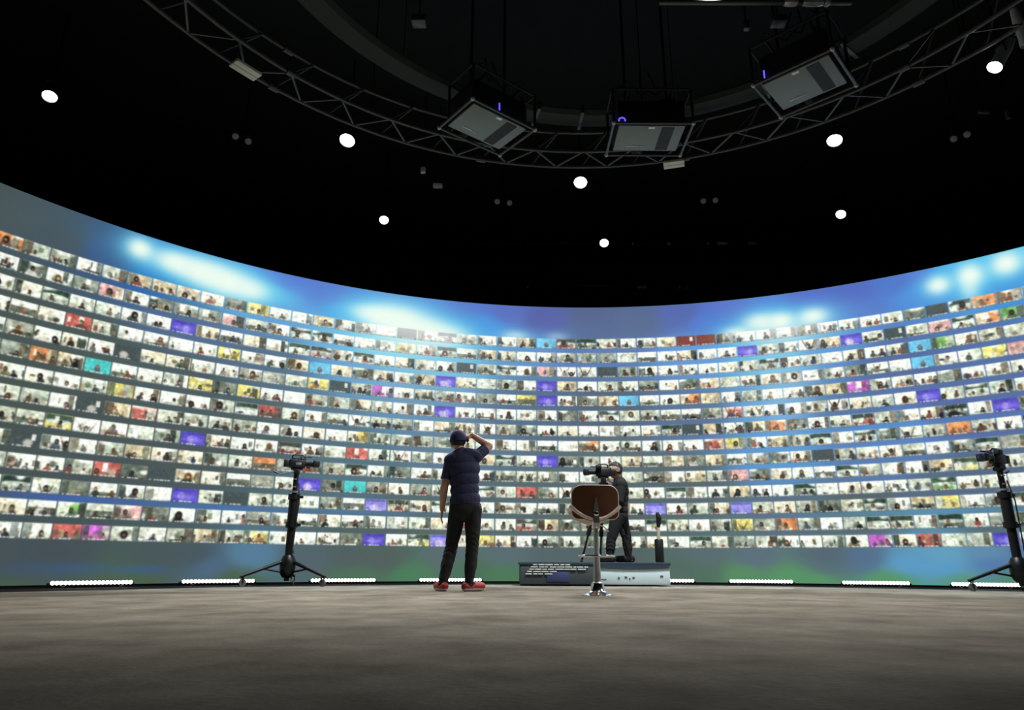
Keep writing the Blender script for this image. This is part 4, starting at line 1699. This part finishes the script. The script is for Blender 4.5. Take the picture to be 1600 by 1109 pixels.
J = dict(hipl=j1(716, 795), hipr=j1(739, 796), shl=j1(704, 719), shr=j1(744, 713),
         ell=j1(694, 762, -.02), wrl=j1(691, 795, .06), elr=j1(764, 697, .10), wrr=j1(738, 680, .06),
         knl=j1(706, 851, .06), knr=j1(738, 852, .02), anl=j1(692, 911, -.02), anr=j1(733, 912, -.02),
         neck=j1(720, 708, .0), head=j1(716, 690, .03))
for k in ('anl', 'anr'):
    J[k].z = .085
J['toel'] = J['anl'] + Vector((-.075, .15, 0))
J['toer'] = J['anr'] + Vector((.13, .11, 0))
for k in ('toel', 'toer'):
    J[k].z = .049
b = (J['anl'] + J['anr']) / 2
figure(J, 'man in navy polo shirt and cap, back turned, hand raised to his head',
       dict(facing=(.15, 1, 0), sleeve='short',
            handl=((-.10, .12, -1), (1, .2, 0), -1, .22), handr=((-.75, -.10, -.12), (-.35, .5, -.75), 1, .38)),
       dict(skin=M['skin'], top=('polo_shirt', M['navy'], 'navy polo shirt with short sleeves'), legs=(M['charcoal'], 'dark charcoal trousers'),
            shoe=(M['red_shoe'], 'red shoe', M['white_sole']), cap=M['navy_cap']),
       (.35, .9, .12), (b.x, b.y, 0))

# the camera operator on the platform, facing left behind the camera
Yo = PY + .45


def j2(px, py, dy=0.0):
    return at(px, py, Yo + dy)


J = dict(hipl=j2(965, 806, -.09), hipr=j2(970, 806, .09), shl=j2(972, 757, -.16), shr=j2(966, 757, .16),
         ell=j2(968, 782, -.20), wrl=j2(951, 765, -.10), elr=j2(955, 778, .20), wrr=j2(948, 764, .08),
         knl=j2(955, 843, -.10), knr=j2(979, 840, .08), anl=j2(953, 868, -.10), anr=j2(982, 868, .08),
         neck=j2(966, 749), head=j2(962, 735))
for k in ('anl', 'anr'):
    J[k].z = PH + .085
J['toel'] = J['anl'] + Vector((-.16, -.05, 0))
J['toer'] = J['anr'] + Vector((-.15, .05, 0))
for k in ('toel', 'toer'):
    J[k].z = PH + .049
b = (J['anl'] + J['anr']) / 2
root, g, hd, fv, fs = figure(
    J, 'camera operator in black with headphones, standing behind the tripod camera',
    dict(facing=(-1, 0, 0), sleeve='long', handl=((-1, .1, .25), (0, .4, -.6), 1, .5), handr=((-1, -.1, .2), (0, -.4, -.6), -1, .5)),
    dict(skin=M['skin_two'], top=('black_top', M['black_cloth'], 'black long sleeved top'), legs=(M['black_cloth'], 'black trousers'),
         shoe=(M['black_cloth'], 'black shoe', M['black_plastic'])),
    (-1, -.15, 0), (b.x, b.y, PH))
hp = obj('headphones', add_tube(new(), [hd + fs * .092 * math.cos(q_) + Vector((0, 0, .01 + .118 * math.sin(q_))) for q_ in (PI * k / 16 for k in range(17))], .011, 8), M['black_plastic'], root)
for sg in (-1, 1):
    bm = new()
    add_lathe(bm, [(.032, 0), (.040, .008), (.040, .022), (.03, .032)], 16, hd + fs * .078 * sg, fs * sg)
    obj('ear_cup', bm, M['headphone'], hp)
